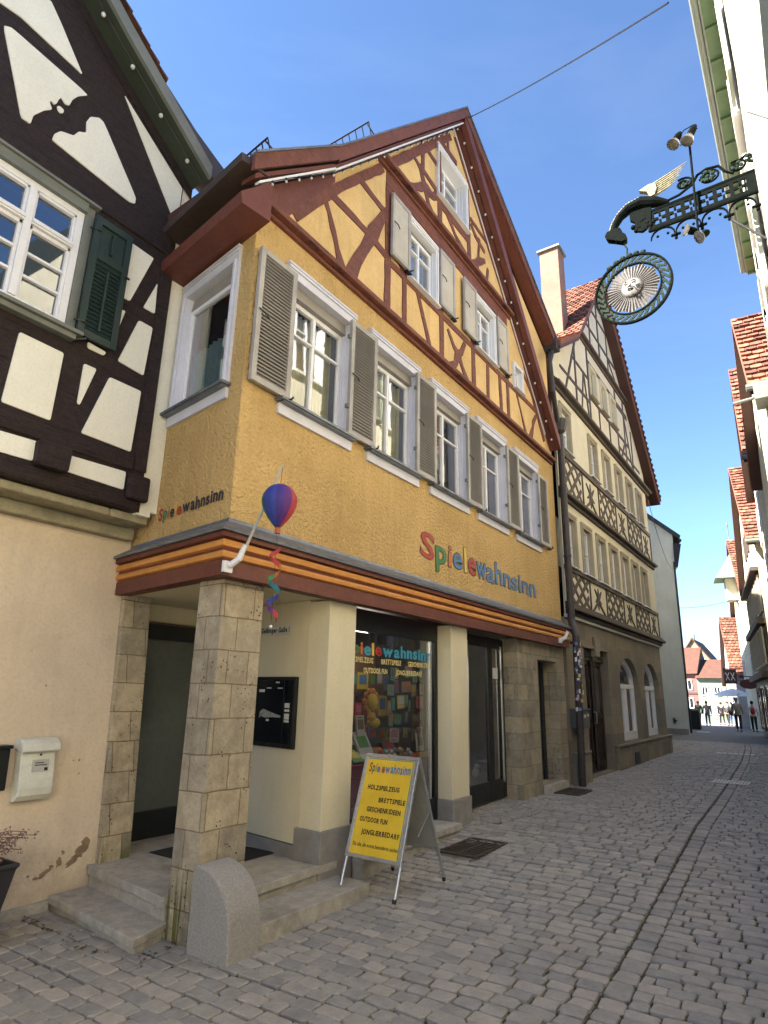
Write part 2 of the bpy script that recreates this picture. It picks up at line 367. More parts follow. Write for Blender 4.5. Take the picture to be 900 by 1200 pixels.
for x in xs2:
    for y in (-1.5, 2, 5, 8, 14): g.v.append(Vector((x, y, gz(x, y))))
for i in range(len(xs2) - 1):
    for j in range(4):
        a = i * 5 + j; g.f.append((a, a + 5, a + 6, a + 1)); g.m.append(0)
struct('street_far_end', g, FAR)
def sett(mb, cx, cy, lx, ly, rot=0, drop=0.0):
    hx, hy = lx / 2, ly / 2; n = []
    c, s = math.cos(rot), math.sin(rot); ch = min(hx, hy) * random.uniform(.12, .34)
    base = [(-hx, -hy + ch), (-hx + ch, -hy), (hx - ch, -hy), (hx, -hy + ch), (hx, hy - ch), (hx - ch, hy), (-hx + ch, hy), (-hx, hy - ch)]
    z0 = gz(cx, cy) + random.uniform(-.005, .004) - drop; tx = random.uniform(-.03, .03); ty = random.uniform(-.03, .03)
    vs = []
    for k, (a, b) in enumerate(base):
        a += random.uniform(-.006, .006); b += random.uniform(-.006, .006); n.append((a, b))
    for (sc, dz) in ((1, -.03), (.985, -.006), (.91, 0)):
        for a, b in n:
            aa, bb = a * sc, b * sc
            vs.append((cx + aa * c - bb * s, cy + aa * s + bb * c, z0 + dz + aa * tx + bb * ty))
    vs.append((cx, cy, z0 + .003))
    fs = []
    for r in (0, 8): fs += [(r + i, r + (i + 1) % 8, r + 8 + (i + 1) % 8, r + 8 + i) for i in range(8)]
    fs += [(16 + i, 16 + (i + 1) % 8, 24) for i in range(8)]
    mb.add(vs, fs)
def wall_y(x):     # where the paving stops on the shop side
    if x < 3.6: return 6.05
    if x < 3.82: return 4.72
    if x < 5.6: return 4.4
    if x < 8.1: return 4.35
    if x < 12.9: return 4.62
    if x < 23.2: return 4.4
    return 9.0
mb = MB(); x = 1.0
while x < 30:
    px_ = .135 if x < 20 else .16
    y = -.6 + random.uniform(0, .15)
    ym = wall_y(x); ph = random.uniform(0, 6)
    while y < ym:
        ly = random.uniform(.15, .235)
        t0 = track(x) - .178; t1 = track(x) + .01
        if y < t0 < y + ly + .07: ly = max(.05, t0 - y)
        elif t0 <= y < t1: y = t1; continue
        if ly > .05 and y + ly < ym + .1:
            wob = .012 * math.sin(y * 2.1 + ph) + .06 * math.sin(y * .55 + x * .21)
            inside = (8.45 < x < 11.0 and y + ly / 2 > 4.28 - .55 * math.sin(max(0, min(1, (x - 8.3) / 2.9)) * math.pi))
            if not inside:
                sett(mb, x + wob, y + ly / 2, px_ - random.uniform(.004, .016), ly - random.uniform(.006, .018), random.uniform(-.04, .04))
        y += ly
    x += px_
x = 1.0
while x < 30:                                                       # gutter course between two wide joints
    l = random.uniform(.16, .26)
    a = math.atan2(track(x + .3) - track(x), .3)
    sett(mb, x + l / 2, track(x + l / 2) - .088, l - .012, .160, a, .008); x += l
x = 8.45
while x < 11.0:                                                     # small setts of the ramp in front of the shop door
    y = 4.28 - .55 * math.sin(max(0, min(1, (x - 8.3) / 2.9)) * math.pi)
    while y < 4.7:
        sett(mb, x, y + .05, .088, .09, random.uniform(-.1, .1), -.006); y += .1
    x += .1
struct('cobblestone_street', mb, COB)
# grey ice-white marks, drain covers
def drain(x0, x1, y0, y1, lab):
    z = gz((x0 + x1) / 2, (y0 + y1) / 2) + .014
    t = thing('drain_grate', lab, 'drain grate', ((x0 + x1) / 2, (y0 + y1) / 2, z), 'iron drain grates let into the paving')
    m = MB(); m.box(x0, x1, y0, y0 + .03, z - .01, z + .012); m.box(x0, x1, y1 - .03, y1, z - .01, z + .012)
    m.box(x0, x0 + .03, y0 + .03, y1 - .03, z - .01, z + .012); m.box(x1 - .03, x1, y0 + .03, y1 - .03, z - .01, z + .012)
    obj('frame', m, mat('rusty_iron', (.06, .045, .035), .7, None, 8, .3, 60), t)
    m = MB(); n = 11
    for i in range(n):
        xx = x0 + .03 + (x1 - x0 - .06) * (i + .5) / n; m.box(xx - .012, xx + .012, y0 + .03, y1 - .03, z - .008, z + .009)
    m.box(x0 + .03, x1 - .03, (y0 + y1) / 2 - .01, (y0 + y1) / 2 + .01, z - .008, z + .007)
    obj('bars', m, MATS['rusty_iron'], t)
drain(7.0, 7.9, 3.45, 3.95, 'rusty drain grate before the display window, right behind the yellow sign')
drain(11.7, 12.5, 3.75, 4.2, 'rusty drain grate by the foot of the stickered drainpipe')
def stripes(name, lab, x0, x1, y0, y1, n):
    m = MB(); z = gz((x0 + x1) / 2, (y0 + y1) / 2) + .014
    for i in range(n):
        yy = y0 + (y1 - y0) * i / n; m.box(x0, x1, yy, yy + (y1 - y0) / n * .62, z - .006, z)
    if n > 1: m.box(x0 - .05, x0 - .0, y0, y1, z - .006, z)
    return tag(obj(name, m, mat('worn_white_metal', (.62, .62, .60), .6)), lab, 'street drain', 'pale slotted drain covers across the gutter line')
stripes('slotted_drain_cover', 'pale slotted drain cover in the street, the nearer and larger of two', 15.7, 16.3, 1.5, 2.2, 11)
stripes('slotted_drain_cover', 'thin pale drain cover further down the street near the two walkers', 23.7, 24.0, 2.0, 3.1, 7)
stripes('slotted_drain_cover', 'pale strip on the ground at the corner of the white building', 38.5, 39.2, 5.2, 6.2, 1)

# ------------------------------------------------------------ shared builders for facades
T_ = Matrix.Translation
def frame_M(ox, oy, ang):      # local x along the wall, local y into it
    return T_((ox, oy, 0)) @ Matrix.Rotation(ang, 4, 'Z')
def curtain_mb(x0, x1, z0, z1, y, amp=.02, wl_=.09):
    m = MB(); n = max(6, int((x1 - x0) / .02)); ph = random.uniform(0, 6)
    vs = []
    for i in range(n + 1):
        x = x0 + (x1 - x0) * i / n; yy = y + amp * math.sin(6.28 * (x - x0) / wl_ + ph) + amp * .5 * math.sin(17 * x + ph)
        vs += [(x, yy, z0), (x, yy, z1)]
    return m.add(vs, [(2 * i, 2 * i + 2, 2 * i + 3, 2 * i + 1) for i in range(n)])
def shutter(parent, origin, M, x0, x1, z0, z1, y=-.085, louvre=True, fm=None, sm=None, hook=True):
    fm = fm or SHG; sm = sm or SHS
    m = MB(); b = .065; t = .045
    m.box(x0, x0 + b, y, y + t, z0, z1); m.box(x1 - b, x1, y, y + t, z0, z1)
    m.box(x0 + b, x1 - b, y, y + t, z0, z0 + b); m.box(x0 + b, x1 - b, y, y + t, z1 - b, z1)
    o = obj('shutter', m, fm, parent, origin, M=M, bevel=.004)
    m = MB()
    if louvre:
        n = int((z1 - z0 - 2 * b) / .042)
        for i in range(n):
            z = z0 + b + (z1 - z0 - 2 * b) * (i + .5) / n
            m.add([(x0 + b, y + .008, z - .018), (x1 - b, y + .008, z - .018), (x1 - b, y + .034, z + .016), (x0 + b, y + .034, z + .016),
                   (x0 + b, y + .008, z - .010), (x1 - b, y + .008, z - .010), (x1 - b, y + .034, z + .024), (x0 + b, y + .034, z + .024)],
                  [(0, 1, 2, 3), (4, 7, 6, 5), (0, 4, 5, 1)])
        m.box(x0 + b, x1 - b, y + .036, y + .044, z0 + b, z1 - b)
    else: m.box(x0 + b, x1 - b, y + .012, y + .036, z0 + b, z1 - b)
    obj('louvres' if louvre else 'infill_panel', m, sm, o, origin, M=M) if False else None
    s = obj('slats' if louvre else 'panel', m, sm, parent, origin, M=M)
    if hook:
        m = MB(); zc = (z0 + z1) / 2
        m.tube([(x0 + .02, y - .01, zc + .03), (x0 + .09, y - .03, zc), (x0 + .16, y - .015, zc - .02)], .008, 6)
        obj('shutter_hook', m, BLK, parent, origin, M=M); m = MB()
        m.tube([(x1 - .06, y - .01, z0 - .03), (x1 - .02, y - .05, z0 - .01), (x1 + .02, y - .03, z0 + .03)], .012, 6)
        m.box(x1 - .10, x1 + .02, y - .01, y + .05, z0 - .045, z0 - .02)
        obj('shutter_catch', m, BLK, parent, origin, M=M)
    return o
def sash_window(parent, X0, Y0, Z0, wdt, h, trim=.09, reveal=.2, blind=.2, top=.14, transom=.70, mull=.5, curt='full', sill=.13, M0=None, wm=None, tm=None, cross=True, gl=None, bars=0, apron=True, room=.6):
    """window with surround; local x 0..wdt, z 0..h, y 0 = wall plane"""
    wm = wm or WHT; tm = tm or LIL; gl = gl or GLS
    M = (M0 if M0 else T_((0, 0, 0))) @ T_((X0, Y0, Z0)); og = M @ Vector((0, 0, 0))
    x0, x1, z0, z1 = trim, wdt - trim, 0, h - top
    m = MB()                                            # surround boards and the reveal
    m.box(0, x0, -.035, .03, 0, h - .002); m.box(x1, wdt, -.035, .03, 0, h - .002)
    m.box(x0, x1, -.035, .03, z1, h)
    m.box(x0 - .05, x0 - .02, -.055, -.033, 0, h - top); m.box(x1 + .02, x1 + .05, -.055, -.033, 0, h - top)
    m.box(-.01, wdt + .01, -.055, .02, h, h + .025); m.box(0, wdt, -.055, -.033, h - .045, h - .015)
    m.box(x0 - .012, x0, .03, reveal, 0, z1); m.box(x1, x1 + .012, .03, reveal, 0, z1); m.box(x0, x1, .03, reveal, z1, z1 + .012)
    for k in range(3):
        yy = .03 + (reveal - .03) * (k + .5) / 3; m.box(x1 - .008, x1, yy - .012, yy + .012, 0, z1); m.box(x0, x0 + .008, yy - .012, yy + .012, 0, z1)
    root = obj('window', m, tm, parent, og, M=M)
    if blind:
        m = MB(); n = 4
        for i in range(n): m.box(x0, x1, .05 + i * .006, .09, z1 - blind + blind * i / n + .004, z1 - blind + blind * (i + 1) / n)
        m.box(x0, x1, .09, reveal, z1 - blind + .001, z1)
        obj('blind_box', m, SHS, root, og, M=M)
    zt = z1 - blind; f = .055; m = MB(); ya, yb = reveal - .05, reveal
    m.box(x0, x0 + f, ya, yb, z0, zt); m.box(x1 - f, x1, ya, yb, z0, zt); m.box(x0 + f, x1 - f, ya, yb, zt - f, zt); m.box(x0 + f, x1 - f, ya, yb, z0, z0 + f)
    xm = x0 + (x1 - x0) * mull; zm = z0 + (zt - z0) * transom
    if cross:
        m.box(xm - .024, xm + .024, ya - .006, yb, z0 + f, zt - f); m.box(x0 + f, xm - .024, ya - .003, yb - .01, zm - .014, zm + .014); m.box(xm + .024, x1 - f, ya - .003, yb - .01, zm - .014, zm + .014)
    for i in range(bars):
        zz = z0 + f + (zm - z0 - f) * (i + 1) / (bars + 1); m.box(x0 + f, xm - .024, ya, yb - .01, zz - .011, zz + .011); m.box(xm + .024, x1 - f, ya, yb - .01, zz - .011, zz + .011)
    obj('sash_frame', m, wm, root, og, M=M, bevel=.004)
    m = MB()
    if cross:
        for a, b in ((x0 + f, xm - .024), (xm + .024, x1 - f)): m.add([(a, yb - .02, z0 + f), (b, yb - .02, z0 + f), (b, yb - .02, zt - f), (a, yb - .02, zt - f)], [(0, 1, 2, 3)])
    else: m.add([(x0 + f, yb - .02, z0 + f), (x1 - f, yb - .02, z0 + f), (x1 - f, yb - .02, zt - f), (x0 + f, yb - .02, zt - f)], [(0, 1, 2, 3)])
    obj('pane', m, gl, root, og, M=M)
    m = MB(); m.box(-.04 if sill > .05 else 0, wdt + .04, -.12 if sill > .05 else -.06, .03, -.028, .0); m.box(0.0, wdt, -.10, .02, -.045, -.028)
    obj('sill', m, ZNC if sill > .05 else wm, root, og, M=M)
    if apron and sill:
        m = MB(); m.box(0, wdt, -.035, .02, -sill - .03, -.045); obj('apron_board', m, tm, root, og, M=M)
    if curt:
        if curt == 'full': obj('curtain', curtain_mb(x0 + .02, x1 - .02, z0, zt, reveal + .10), CRT, root, og, M=M)
        if curt == 'sides':
            obj('curtain', curtain_mb(x0, x0 + (x1 - x0) * .42, z0, zt, reveal + .10), CRT, root, og, M=M)
        if curt == 'half':
            obj('curtain', curtain_mb(x0, x1, z0, z0 + (zt - z0) * .60, reveal + .05, .02, .10), CRB, root, og, M=M)
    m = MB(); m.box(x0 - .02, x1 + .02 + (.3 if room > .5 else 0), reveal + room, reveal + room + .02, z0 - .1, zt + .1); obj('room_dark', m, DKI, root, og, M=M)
    return root

def tiled_slope(mb, a, b, c, d, tw=.18, th=.17, lift=.018):
    """tiles on the quad a(eave left) b(eave right) c(ridge right) d(ridge left)"""
    a, b, c, d = map(Vector, (a, b, c, d)); nrm = (b - a).cross(d - a).normalized()
    rows = max(1, int((d - a).length / th)); 
    for i in range(rows):
        t0, t1 = i / rows, (i + 1.12) / rows
        L0, R0 = a.lerp(d, t0), b.lerp(c, t0); L1, R1 = a.lerp(d, min(t1, 1)), b.lerp(c, min(t1, 1))
        n = max(1, int((R0 - L0).length / tw)); off = .5 if i % 2 else 0
        for j in range(n + (1 if off else 0)):
            s0, s1 = max(0, (j - off) / n) + .002, min(1, (j + 1 - off) / n) - .002
            if s1 - s0 < .003: continue
            l = lift * random.uniform(.8, 1.5)
            p0, p1 = L0.lerp(R0, s0) + nrm * l, L0.lerp(R0, s1) + nrm * l; q1, q0 = L1.lerp(R1, s1), L1.lerp(R1, s0)
            pm = L0.lerp(R0, (s0 + s1) / 2) + nrm * l - (d - a).normalized() * .03
            mb.add([p0, p1, q1, q0, p0 - nrm * l * 1.0, p1 - nrm * l * 1.0, pm], [(0, 6, 1, 2, 3), (4, 5, 1, 6, 0), (4, 0, 3), (1, 5, 2)])
    return mb

# ------------------------------------------------------------ yellow corner house with the toy shop
HY = thing('yellow_shop_house', 'ochre yellow gabled house with oxblood half-timbered gable and a toy shop on the ground floor', 'house', (3.77, 4.3, -.2))
CX, CY = 3.76, 4.30
MS = frame_M(CX, CY, math.atan2(-.988, -.153))          # the short return wall on the left
WX = [4.25, 5.84, 7.42, 9.02, 10.66]; WZ, WH, WW = 4.62, 1.68, 1.26
holes = [[(x + .075, WZ - .01), (x + WW - .075, WZ - .01), (x + WW - .075, WZ + WH - .125), (x + .075, WZ + WH - .125)] for x in WX]
ATT = [(6.74, 7.72, .92, 1.10), (9.04, 7.72, .90, 1.10)]
for x, z, a, h in ATT: holes.append([(x + .038, z - .01), (x + a - .038, z - .01), (x + a - .038, z + h - .058), (x + .038, z + h - .058)])
holes.append([(7.708, 9.99), (8.782, 9.99), (8.782, 11.032), (7.708, 11.032)]); holes.append([(10.838, 7.70), (11.262, 7.70), (11.262, 8.202), (10.838, 8.202)])
BZ = 6.72
wall_holes_low = [h for h in holes if h[0][1] < 6]; wall_holes_up = [h for h in holes if h[0][1] > 6]
m = MB(); m.prism([(3.77, 3.04), (12.96, 3.04), (12.96, BZ), (3.77, BZ)], 4.3, 4.36, wall_holes_low)
m.prism([(-2.05, 3.04), (-.004, 3.04), (-.004, 6.95), (-2.05, 6.95)], 0, .06, [[(-1.345, 4.65), (-.315, 4.65), (-.315, 6.175), (-1.345, 6.175)]], M=MS)
m.box(12.90, 12.96, 4.36, 16, -.2, 9.4)
obj('wall', m, YEL, HY)
m = MB(); m.prism([(3.77, BZ), (12.96, BZ), (12.96, 9.50), (8.37, 12.05), (4.75, 7.90), (3.77, 6.95)], 4.302, 4.36, wall_holes_up)
obj('gable_wall', m, YELG, HY)
m = MB(); m.prism([(4.25, 3.1), (12.85, 3.1), (12.85, 9.2), (8.4, 11.7), (4.8, 7.6), (4.25, 7.0)], 5.6, 5.7); m.box(5.3, 12.9, 8.4, 8.5, -.2, 3.0); m.box(3.85, 12.9, 4.37, 5.6, 6.5, 6.6); m.box(5.4, 12.9, 4.37, 8.5, 2.9, 3.0)
obj('inner_wall', m, DKI, HY)
# fascia band over the shop front, both sides
def band(profile, mname, mt):
    m = MB()
    cxf = lambda p: CX - .155 * p            # mitre of the slanted corner
    def ring(p, z):
        k = Vector((-.153, -.988)); 
        # offset lines: front at y=4.3-p ; side offset outward (-ey) by p
        ny = 4.3 - p; sx = CX - .988 * p; sy = CY + .153 * p
        # corner = intersection of y=ny with side line (sx,sy)+t*(.153,.988)
        t = (ny - sy) / .988; cx = sx + .153 * t
        e = (sx + .153 * 2.05, sy + .988 * 2.05)
        return [(12.97, ny, z), (cx, ny, z), (e[0], e[1], z)]
    r = [ring(p, z) for p, z in profile]; vs = [q for k in r for q in k]; fs = []
    n = len(profile)
    for i in range(n):
        j = (i + 1) % n
        for k in range(2): fs.append((i * 3 + k, i * 3 + k + 1, j * 3 + k + 1, j * 3 + k))
    fs.append(tuple(i * 3 for i in range(n))); fs.append(tuple(i * 3 + 2 for i in range(n))[::-1])
    m.add(vs, fs); return obj(mname, m, mt, HY)
band([(-.02, 2.64), (.135, 2.64), (.135, 2.775), (.12, 2.785), (.12, 3.02), (-.02, 3.02)], 'fascia_board', MARD)
band([(.12, 2.79), (.15, 2.80), (.155, 2.83), (.14, 2.855), (.12, 2.86)], 'fascia_stripe', ORG)
band([(.12, 2.885), (.16, 2.895), (.165, 2.93), (.15, 2.955), (.12, 2.96)], 'fascia_stripe', ORG)
band([(.12, 2.965), (.18, 2.975), (.18, 3.018), (.12, 3.02)], 'fascia_moulding', MARD)
band([(-.01, 3.021), (.21, 3.022), (.215, 3.05), (.03, 3.165), (.02, 3.20), (-.01, 3.20)], 'zinc_ledge', ZNC)
# storey mouldings on the gable
def moulding(x0, x1, z, name='timber_moulding'):
    m = MB()
    for (a, b, p) in ((-.07, -.02, .05), (-.02, .05, .13), (.055, .075, .09), (.08, .12, .06)): m.box(x0, x1, 4.3 - p, 4.31, z + a, z + b)
    return obj(name, m, MAR, HY, bevel=.012)
moulding(3.78, 12.9, 6.73); moulding(5.86, 10.75, 9.27)
tb = MB(); YF, YB = 4.285, 4.304
tb.box(4.0, 12.7, YF, YB, 6.85, 6.90)
rails = [((6.1, 9.40), (10.5, 9.40), .07), ((6.2, 9.08), (10.6, 9.08), .26), ((6.3, 7.66), (12.1, 7.66), .11), ((7.83, 9.90), (8.9, 9.90), .2), ((7.83, 9.44), (8.9, 9.44), .10),
         ((7.9, 11.28), (8.45, 11.30), .12), ((9.0, 10.45), (9.9, 10.40), .09)]
for a, b, wd in rails: tb.rough([a, b], wd, YF, YB, j=.05)
TIM = [([(4.30, 6.98), (5.05, 7.99), (6.05, 9.17)], .15), ([(4.87, 7.80), (5.77, 7.78), (6.2, 7.71)], .13), ([(5.51, 8.51), (6.15, 8.43)], .12), ([(6.2, 8.52), (5.98, 8.12), (5.85, 7.86), (5.66, 7.45), (5.52, 7.18), (5.40, 6.88)], [.12, .2, .27, .17, .2, .26]),
 ([(4.79, 7.66), (4.90, 7.5), (4.99, 7.32), (5.05, 7.2), (5.09, 7.09), (5.21, 6.86)], [.12, .08, .13, .09, .10, .2]), ([(6.22, 9.2), (6.24, 6.86)], .16), ([(6.68, 7.66), (6.70, 6.86)], .12), ([(7.05, 7.67), (7.45, 6.86)], .11), ([(7.81, 9.2), (7.83, 6.86)], .14),
 ([(8.67, 7.58), (8.52, 7.32), (8.38, 7.22), (8.3, 7.0), (8.16, 6.87)], [.1, .12, .2, .12, .2]), ([(8.04, 7.52), (8.25, 7.3), (8.42, 7.22), (8.55, 7.05), (8.73, 6.87)], [.08, .1, .16, .1, .16]), ([(8.97, 9.2), (9.0, 6.86)], .15),
 ([(9.60, 7.66), (9.58, 6.86)], .12), ([(10.14, 7.66), (10.18, 6.86)], .12), ([(10.50, 8.9), (10.53, 6.86)], .13), ([(10.97, 7.63), (11.2, 7.25), (11.42, 6.86)], [.07, .06, .13]), ([(12.05, 7.53), (11.86, 7.3), (11.84, 7.2), (11.66, 6.86)], [.09, .12, .09, .2]), ([(11.5, 8.5), (12.50, 7.1)], .13),
 ([(6.30, 9.47), (7.2, 10.54), (8.22, 11.75)], .17), ([(6.83, 10.15), (7.0, 10.12), (7.13, 10.08), (7.27, 9.83), (7.39, 9.58), (7.56, 9.44)], [.08, .09, .14, .16, .12, .16]), ([(7.21, 10.7), (7.21, 10.1)], .11), ([(7.13, 10.12), (7.71, 10.05)], .11), ([(7.25, 10.68), (7.75, 10.61)], .10),
 ([(6.80, 9.42), (6.95, 9.56), (7.11, 9.66), (7.28, 9.84), (7.38, 9.82), (7.55, 9.83), (7.75, 10.02)], [.2, .12, .15, .2, .24, .14, .2]), ([(7.76, 11.3), (7.80, 9.42)], .15), ([(8.88, 11.1), (8.92, 9.42)], .14),
 ([(8.1, 11.74), (8.13, 11.3)], .08), ([(9.01, 10.35), (9.2, 10.2), (9.61, 10.1)], [.1, .12, .1]), ([(9.38, 10.26), (9.26, 9.42)], .08), ([(9.0, 9.42), (9.2, 9.60), (9.35, 9.72), (9.62, 9.9)], [.2, .12, .2, .1]), ([(9.65, 9.40), (9.75, 9.8)], .09),
 ([(6.3, 8.0), (6.7, 7.7)], .09), ([(11.35, 8.30), (11.9, 7.95)], .09), ([(8.42, 11.9), (12.55, 7.42)], .17), ([(8.0, 9.9), (8.35, 9.62), (8.86, 9.46)], [.16, .1, .12])]
for p, wd in TIM: tb.rough(p, [x_ * .92 for x_ in wd] if isinstance(wd, list) else wd * .92, YF + random.uniform(0, .003), YB)
obj('timber_frame', tb, MAR, HY)
m = MB(); m.prism([(3.78, 6.88), (4.20, 6.90), (4.98, 8.02), (4.98, 8.14), (4.74, 7.93), (3.78, 6.98)], 4.288, 4.303); obj('gable_board', m, MARD, HY)
# openings in the gable and on the first floor
for i, x in enumerate(WX):
    r = sash_window(HY, x, 4.3, WZ, WW, WH, curt=('full', 'full', 'sides', 'sides', 'sides')[i], reveal=.16, blind=.15)
    og = (x, 4.3, WZ); M = T_(og)
    shutter(r, og, M, -.46, .10, .01, 1.57)
    for hz in (.35, 1.30): m = MB(); m.box(1.10, 1.135, -.075, -.03, hz, hz + .05); m.tube([(1.135, -.07, hz - .015), (1.135, -.07, hz + .065)], .009, 6); obj('hinge', m, GREY, r, og, M=M)
    if i == 4: shutter(r, og, M, 1.14, 1.66, .01, 1.50)
for x, z, a, h in ATT:
    r = sash_window(HY, x, 4.3, z, a, h, trim=.05, reveal=.12, blind=.06, top=.07, curt='full', sill=.04, apron=False, tm=WHT)
    og = (x, 4.3, z); M = T_(og)
    shutter(r, og, M, -.50, .0, .04, 1.12, louvre=False, sm=SHB); shutter(r, og, M, a + .03, a + .53, .04, 1.12, louvre=False, sm=SHB)
sash_window(HY, 7.67, 4.3, 10.0, 1.15, 1.08, trim=.05, reveal=.2, blind=0, top=.06, curt=None, sill=.04, apron=False, tm=WHT)
sash_window(HY, 10.80, 4.3, 7.71, .50, .52, trim=.05, reveal=.1, blind=0, top=.04, cross=False, curt=None, sill=.04, apron=False, tm=WHT)
sash_window(HY, -1.42, 0, 4.66, 1.18, 1.64, M0=MS, reveal=.10, blind=.16, cross=False, curt='half', sill=.13, room=.45)
# roof: left slope with a kick at the eave, lifted right slope, verge boards
rf = MB(); APX = (8.37, 12.42); KL = (4.75, 8.26); EL = (3.42, 6.99); ER = (13.02, 9.84)
def roofq(m, p0, p1, t, y0, y1, sk=0):
    m.add([(p0[0], y0, p0[1]), (p1[0], y0, p1[1]), (p1[0], y1, p1[1]), (p0[0] + sk, y1, p0[1]),
           (p0[0], y0, p0[1] - t), (p1[0], y0, p1[1] - t), (p1[0], y1, p1[1] - t), (p0[0] + sk, y1, p0[1] - t)],
          [(0, 1, 2, 3), (4, 7, 6, 5), (0, 4, 5, 1), (1, 5, 6, 2), (2, 6, 7, 3), (3, 7, 4, 0)])
roofq(rf, EL, KL, .10, 4.08, 16, 1.6); roofq(rf, KL, APX, .10, 4.08, 16); roofq(rf, APX, ER, .10, 4.08, 16)
tiled_slope(rf, (EL[0], 4.1, EL[1] + .01), (EL[0] + .3, 6.2, EL[1] + .01), (KL[0], 6.2, KL[1] + .01), (KL[0], 4.1, KL[1] + .01)) if False else None
obj('roof', rf, TILED, HY)
m = MB()                                                          # oxblood verge boards
def sline(m, a, b, top, bot, y0, y1): m.prism([(a[0], a[1] + bot), (b[0], b[1] + bot), (b[0], b[1] + top), (a[0], a[1] + top)], y0, y1)
sline(m, EL, KL, -.012, -.21, 4.03, 4.078); sline(m, KL, APX, -.012, -.24, 4.03, 4.078); sline(m, APX, ER, -.012, -.20, 4.03, 4.078)
obj('verge_board', m, MAR, HY)
m = MB(); sline(m, EL, KL, .02, -.012, 4.0, 4.10); sline(m, KL, APX, .02, -.012, 4.0, 4.10); sline(m, APX, ER, .02, -.012, 4.0, 4.10); obj('verge_flashing', m, ZNC, HY)
m = MB(); sline(m, (3.5, 7.07), KL, -.24, -.30, 4.10, 4.30); sline(m, KL, APX, -.26, -.32, 4.10, 4.30); sline(m, (8.45, 12.38), ER, -.22, -.26, 4.08, 4.30)
RB0, RB1 = (8.36, 12.36), (12.86, 7.26)
sline(m, RB0, RB1, 0, -.28, 4.05, 4.297); obj('soffit', m, MARD, HY)
m = MB(); sline(m, (3.55, 7.07), KL, -.302, -.335, 4.085, 4.15); sline(m, KL, APX, -.322, -.355, 4.085, 4.15); sline(m, (8.30, 12.11), (12.56, 7.33), 0, -.055, 4.275, 4.299); obj('white_batten', m, WHT, HY)
# boxed cornice on the return side, gutter
def side_sweep(m, prof, k0, k1):    # prof: (outward, z); along the return wall
    pts0 = [MS @ Vector((-k0, -o, z)) for o, z in prof]; pts1 = [MS @ Vector((-k1, -o, z)) for o, z in prof]; n = len(prof)
    m.add(pts0 + pts1, [(i, (i + 1) % n, n + (i + 1) % n, n + i) for i in range(n)] + [tuple(range(n))[::-1], tuple(range(n, 2 * n))])
m = MB(); side_sweep(m, [(0, 6.37), (.35, 6.37), (.37, 6.50), (.06, 6.82), (0, 6.82)], -.24, 1.60); obj('boxed_cornice', m, MARD, HY)
m = MB(); side_sweep(m, [(.35, 6.87), (.40, 6.87), (.41, 6.96), (.35, 6.97), (.06, 6.90)], -.24, 1.7); obj('gutter_board', m, mat('brown_gutter', (.07, .05, .045), .6), HY)
def snow_guard(p0, p1, n, hgt=.25):
    m = MB(); p0 = Vector(p0); p1 = Vector(p1); up = Vector((-.35, 0, .94))
    m.tube([p0 + up * hgt, p1 + up * hgt], .012, 5); m.tube([p0 + up * hgt * .12, p1 + up * hgt * .12], .012, 5)
    for i in range(n + 1):
        q = p0.lerp(p1, i / n); m.tube([q, q + up * hgt], .009, 5)
    for t in (0.02, .98):
        q = p0.lerp(p1, t); m.tube([q + up * hgt * .9, q + Vector((.25, 0, .12))], .01, 5)
    return obj('snow_guard', m, BLK, HY)
snow_guard((3.74, 4.17, 7.34), (3.98, 6.2, 7.34), 20, .17)
snow_guard((5.62, 4.2, 9.28), (5.62, 5.4, 9.28), 10, .23)
# small dark box and pipe under the right eave, long drainpipe to the ground
m = MB(); m.tube([(12.95, 4.15, 9.55), (12.78, 4.12, 9.35), (12.45, 4.0, 9.15), (12.30, 4.0, 8.9), (12.40, 4.0, 8.2), (12.9, 4.1, 7.7)], .06, 10)
m.tube([(13.08, 4.12, 7.62), (13.08, 4.12, 3.25), (13.02, 4.08, 3.05), (12.98, 4.02, 2.9), (12.99, 4.08, .02)], [.075, .075, .08, .075, .07], 12)
m.lathe([(.05, -.3), (.14, -.22), (.19, 0), (.19, .05), (.1, .06)], (13.05, 4.12, 7.72), 10)
for z in (6.2, 4.6, 2.75, 1.0): m.lathe([(.088, -.025), (.088, .025)], (13.08 if z > 3 else 12.99, 4.12 if z > 3 else 4.07, z), 12)
m.box(12.85, 13.12, 4.0, 4.3, 9.55, 9.82)
dp = obj('drainpipe', m, PIPE, HY, smooth=False)
STK = [mat('sticker_white', (.72, .72, .72), .5), mat('sticker_pink', (.6, .35, .42), .5), mat('sticker_blue', (.12, .2, .42), .5), mat('sticker_yellow', (.65, .5, .15), .5)]
m = MB()
for i in range(46):
    z = random.uniform(1.35, 2.72); a = R(random.uniform(150, 320)); hh = random.uniform(.03, .09); da = random.uniform(.3, .7); m.mi = random.choice((0, 0, 0, 1, 2, 2, 3))
    px_, py_ = 12.99, 4.02 + (2.9 - z) * .021
    rr = .083 + .0004 * i; tl = random.uniform(-.02, .02)
    m = MB(); m.add([(px_ + rr * math.cos(a + da * u), py_ + rr * math.sin(a + da * u), z + s * hh + tl * u) for s in (0, 1) for u in (0, .33, .66, 1)], [(k, k + 1, k + 5, k + 4) for k in range(3)]); obj('sticker', m, STK[random.choice((0, 0, 0, 1, 2, 2, 3))], dp)
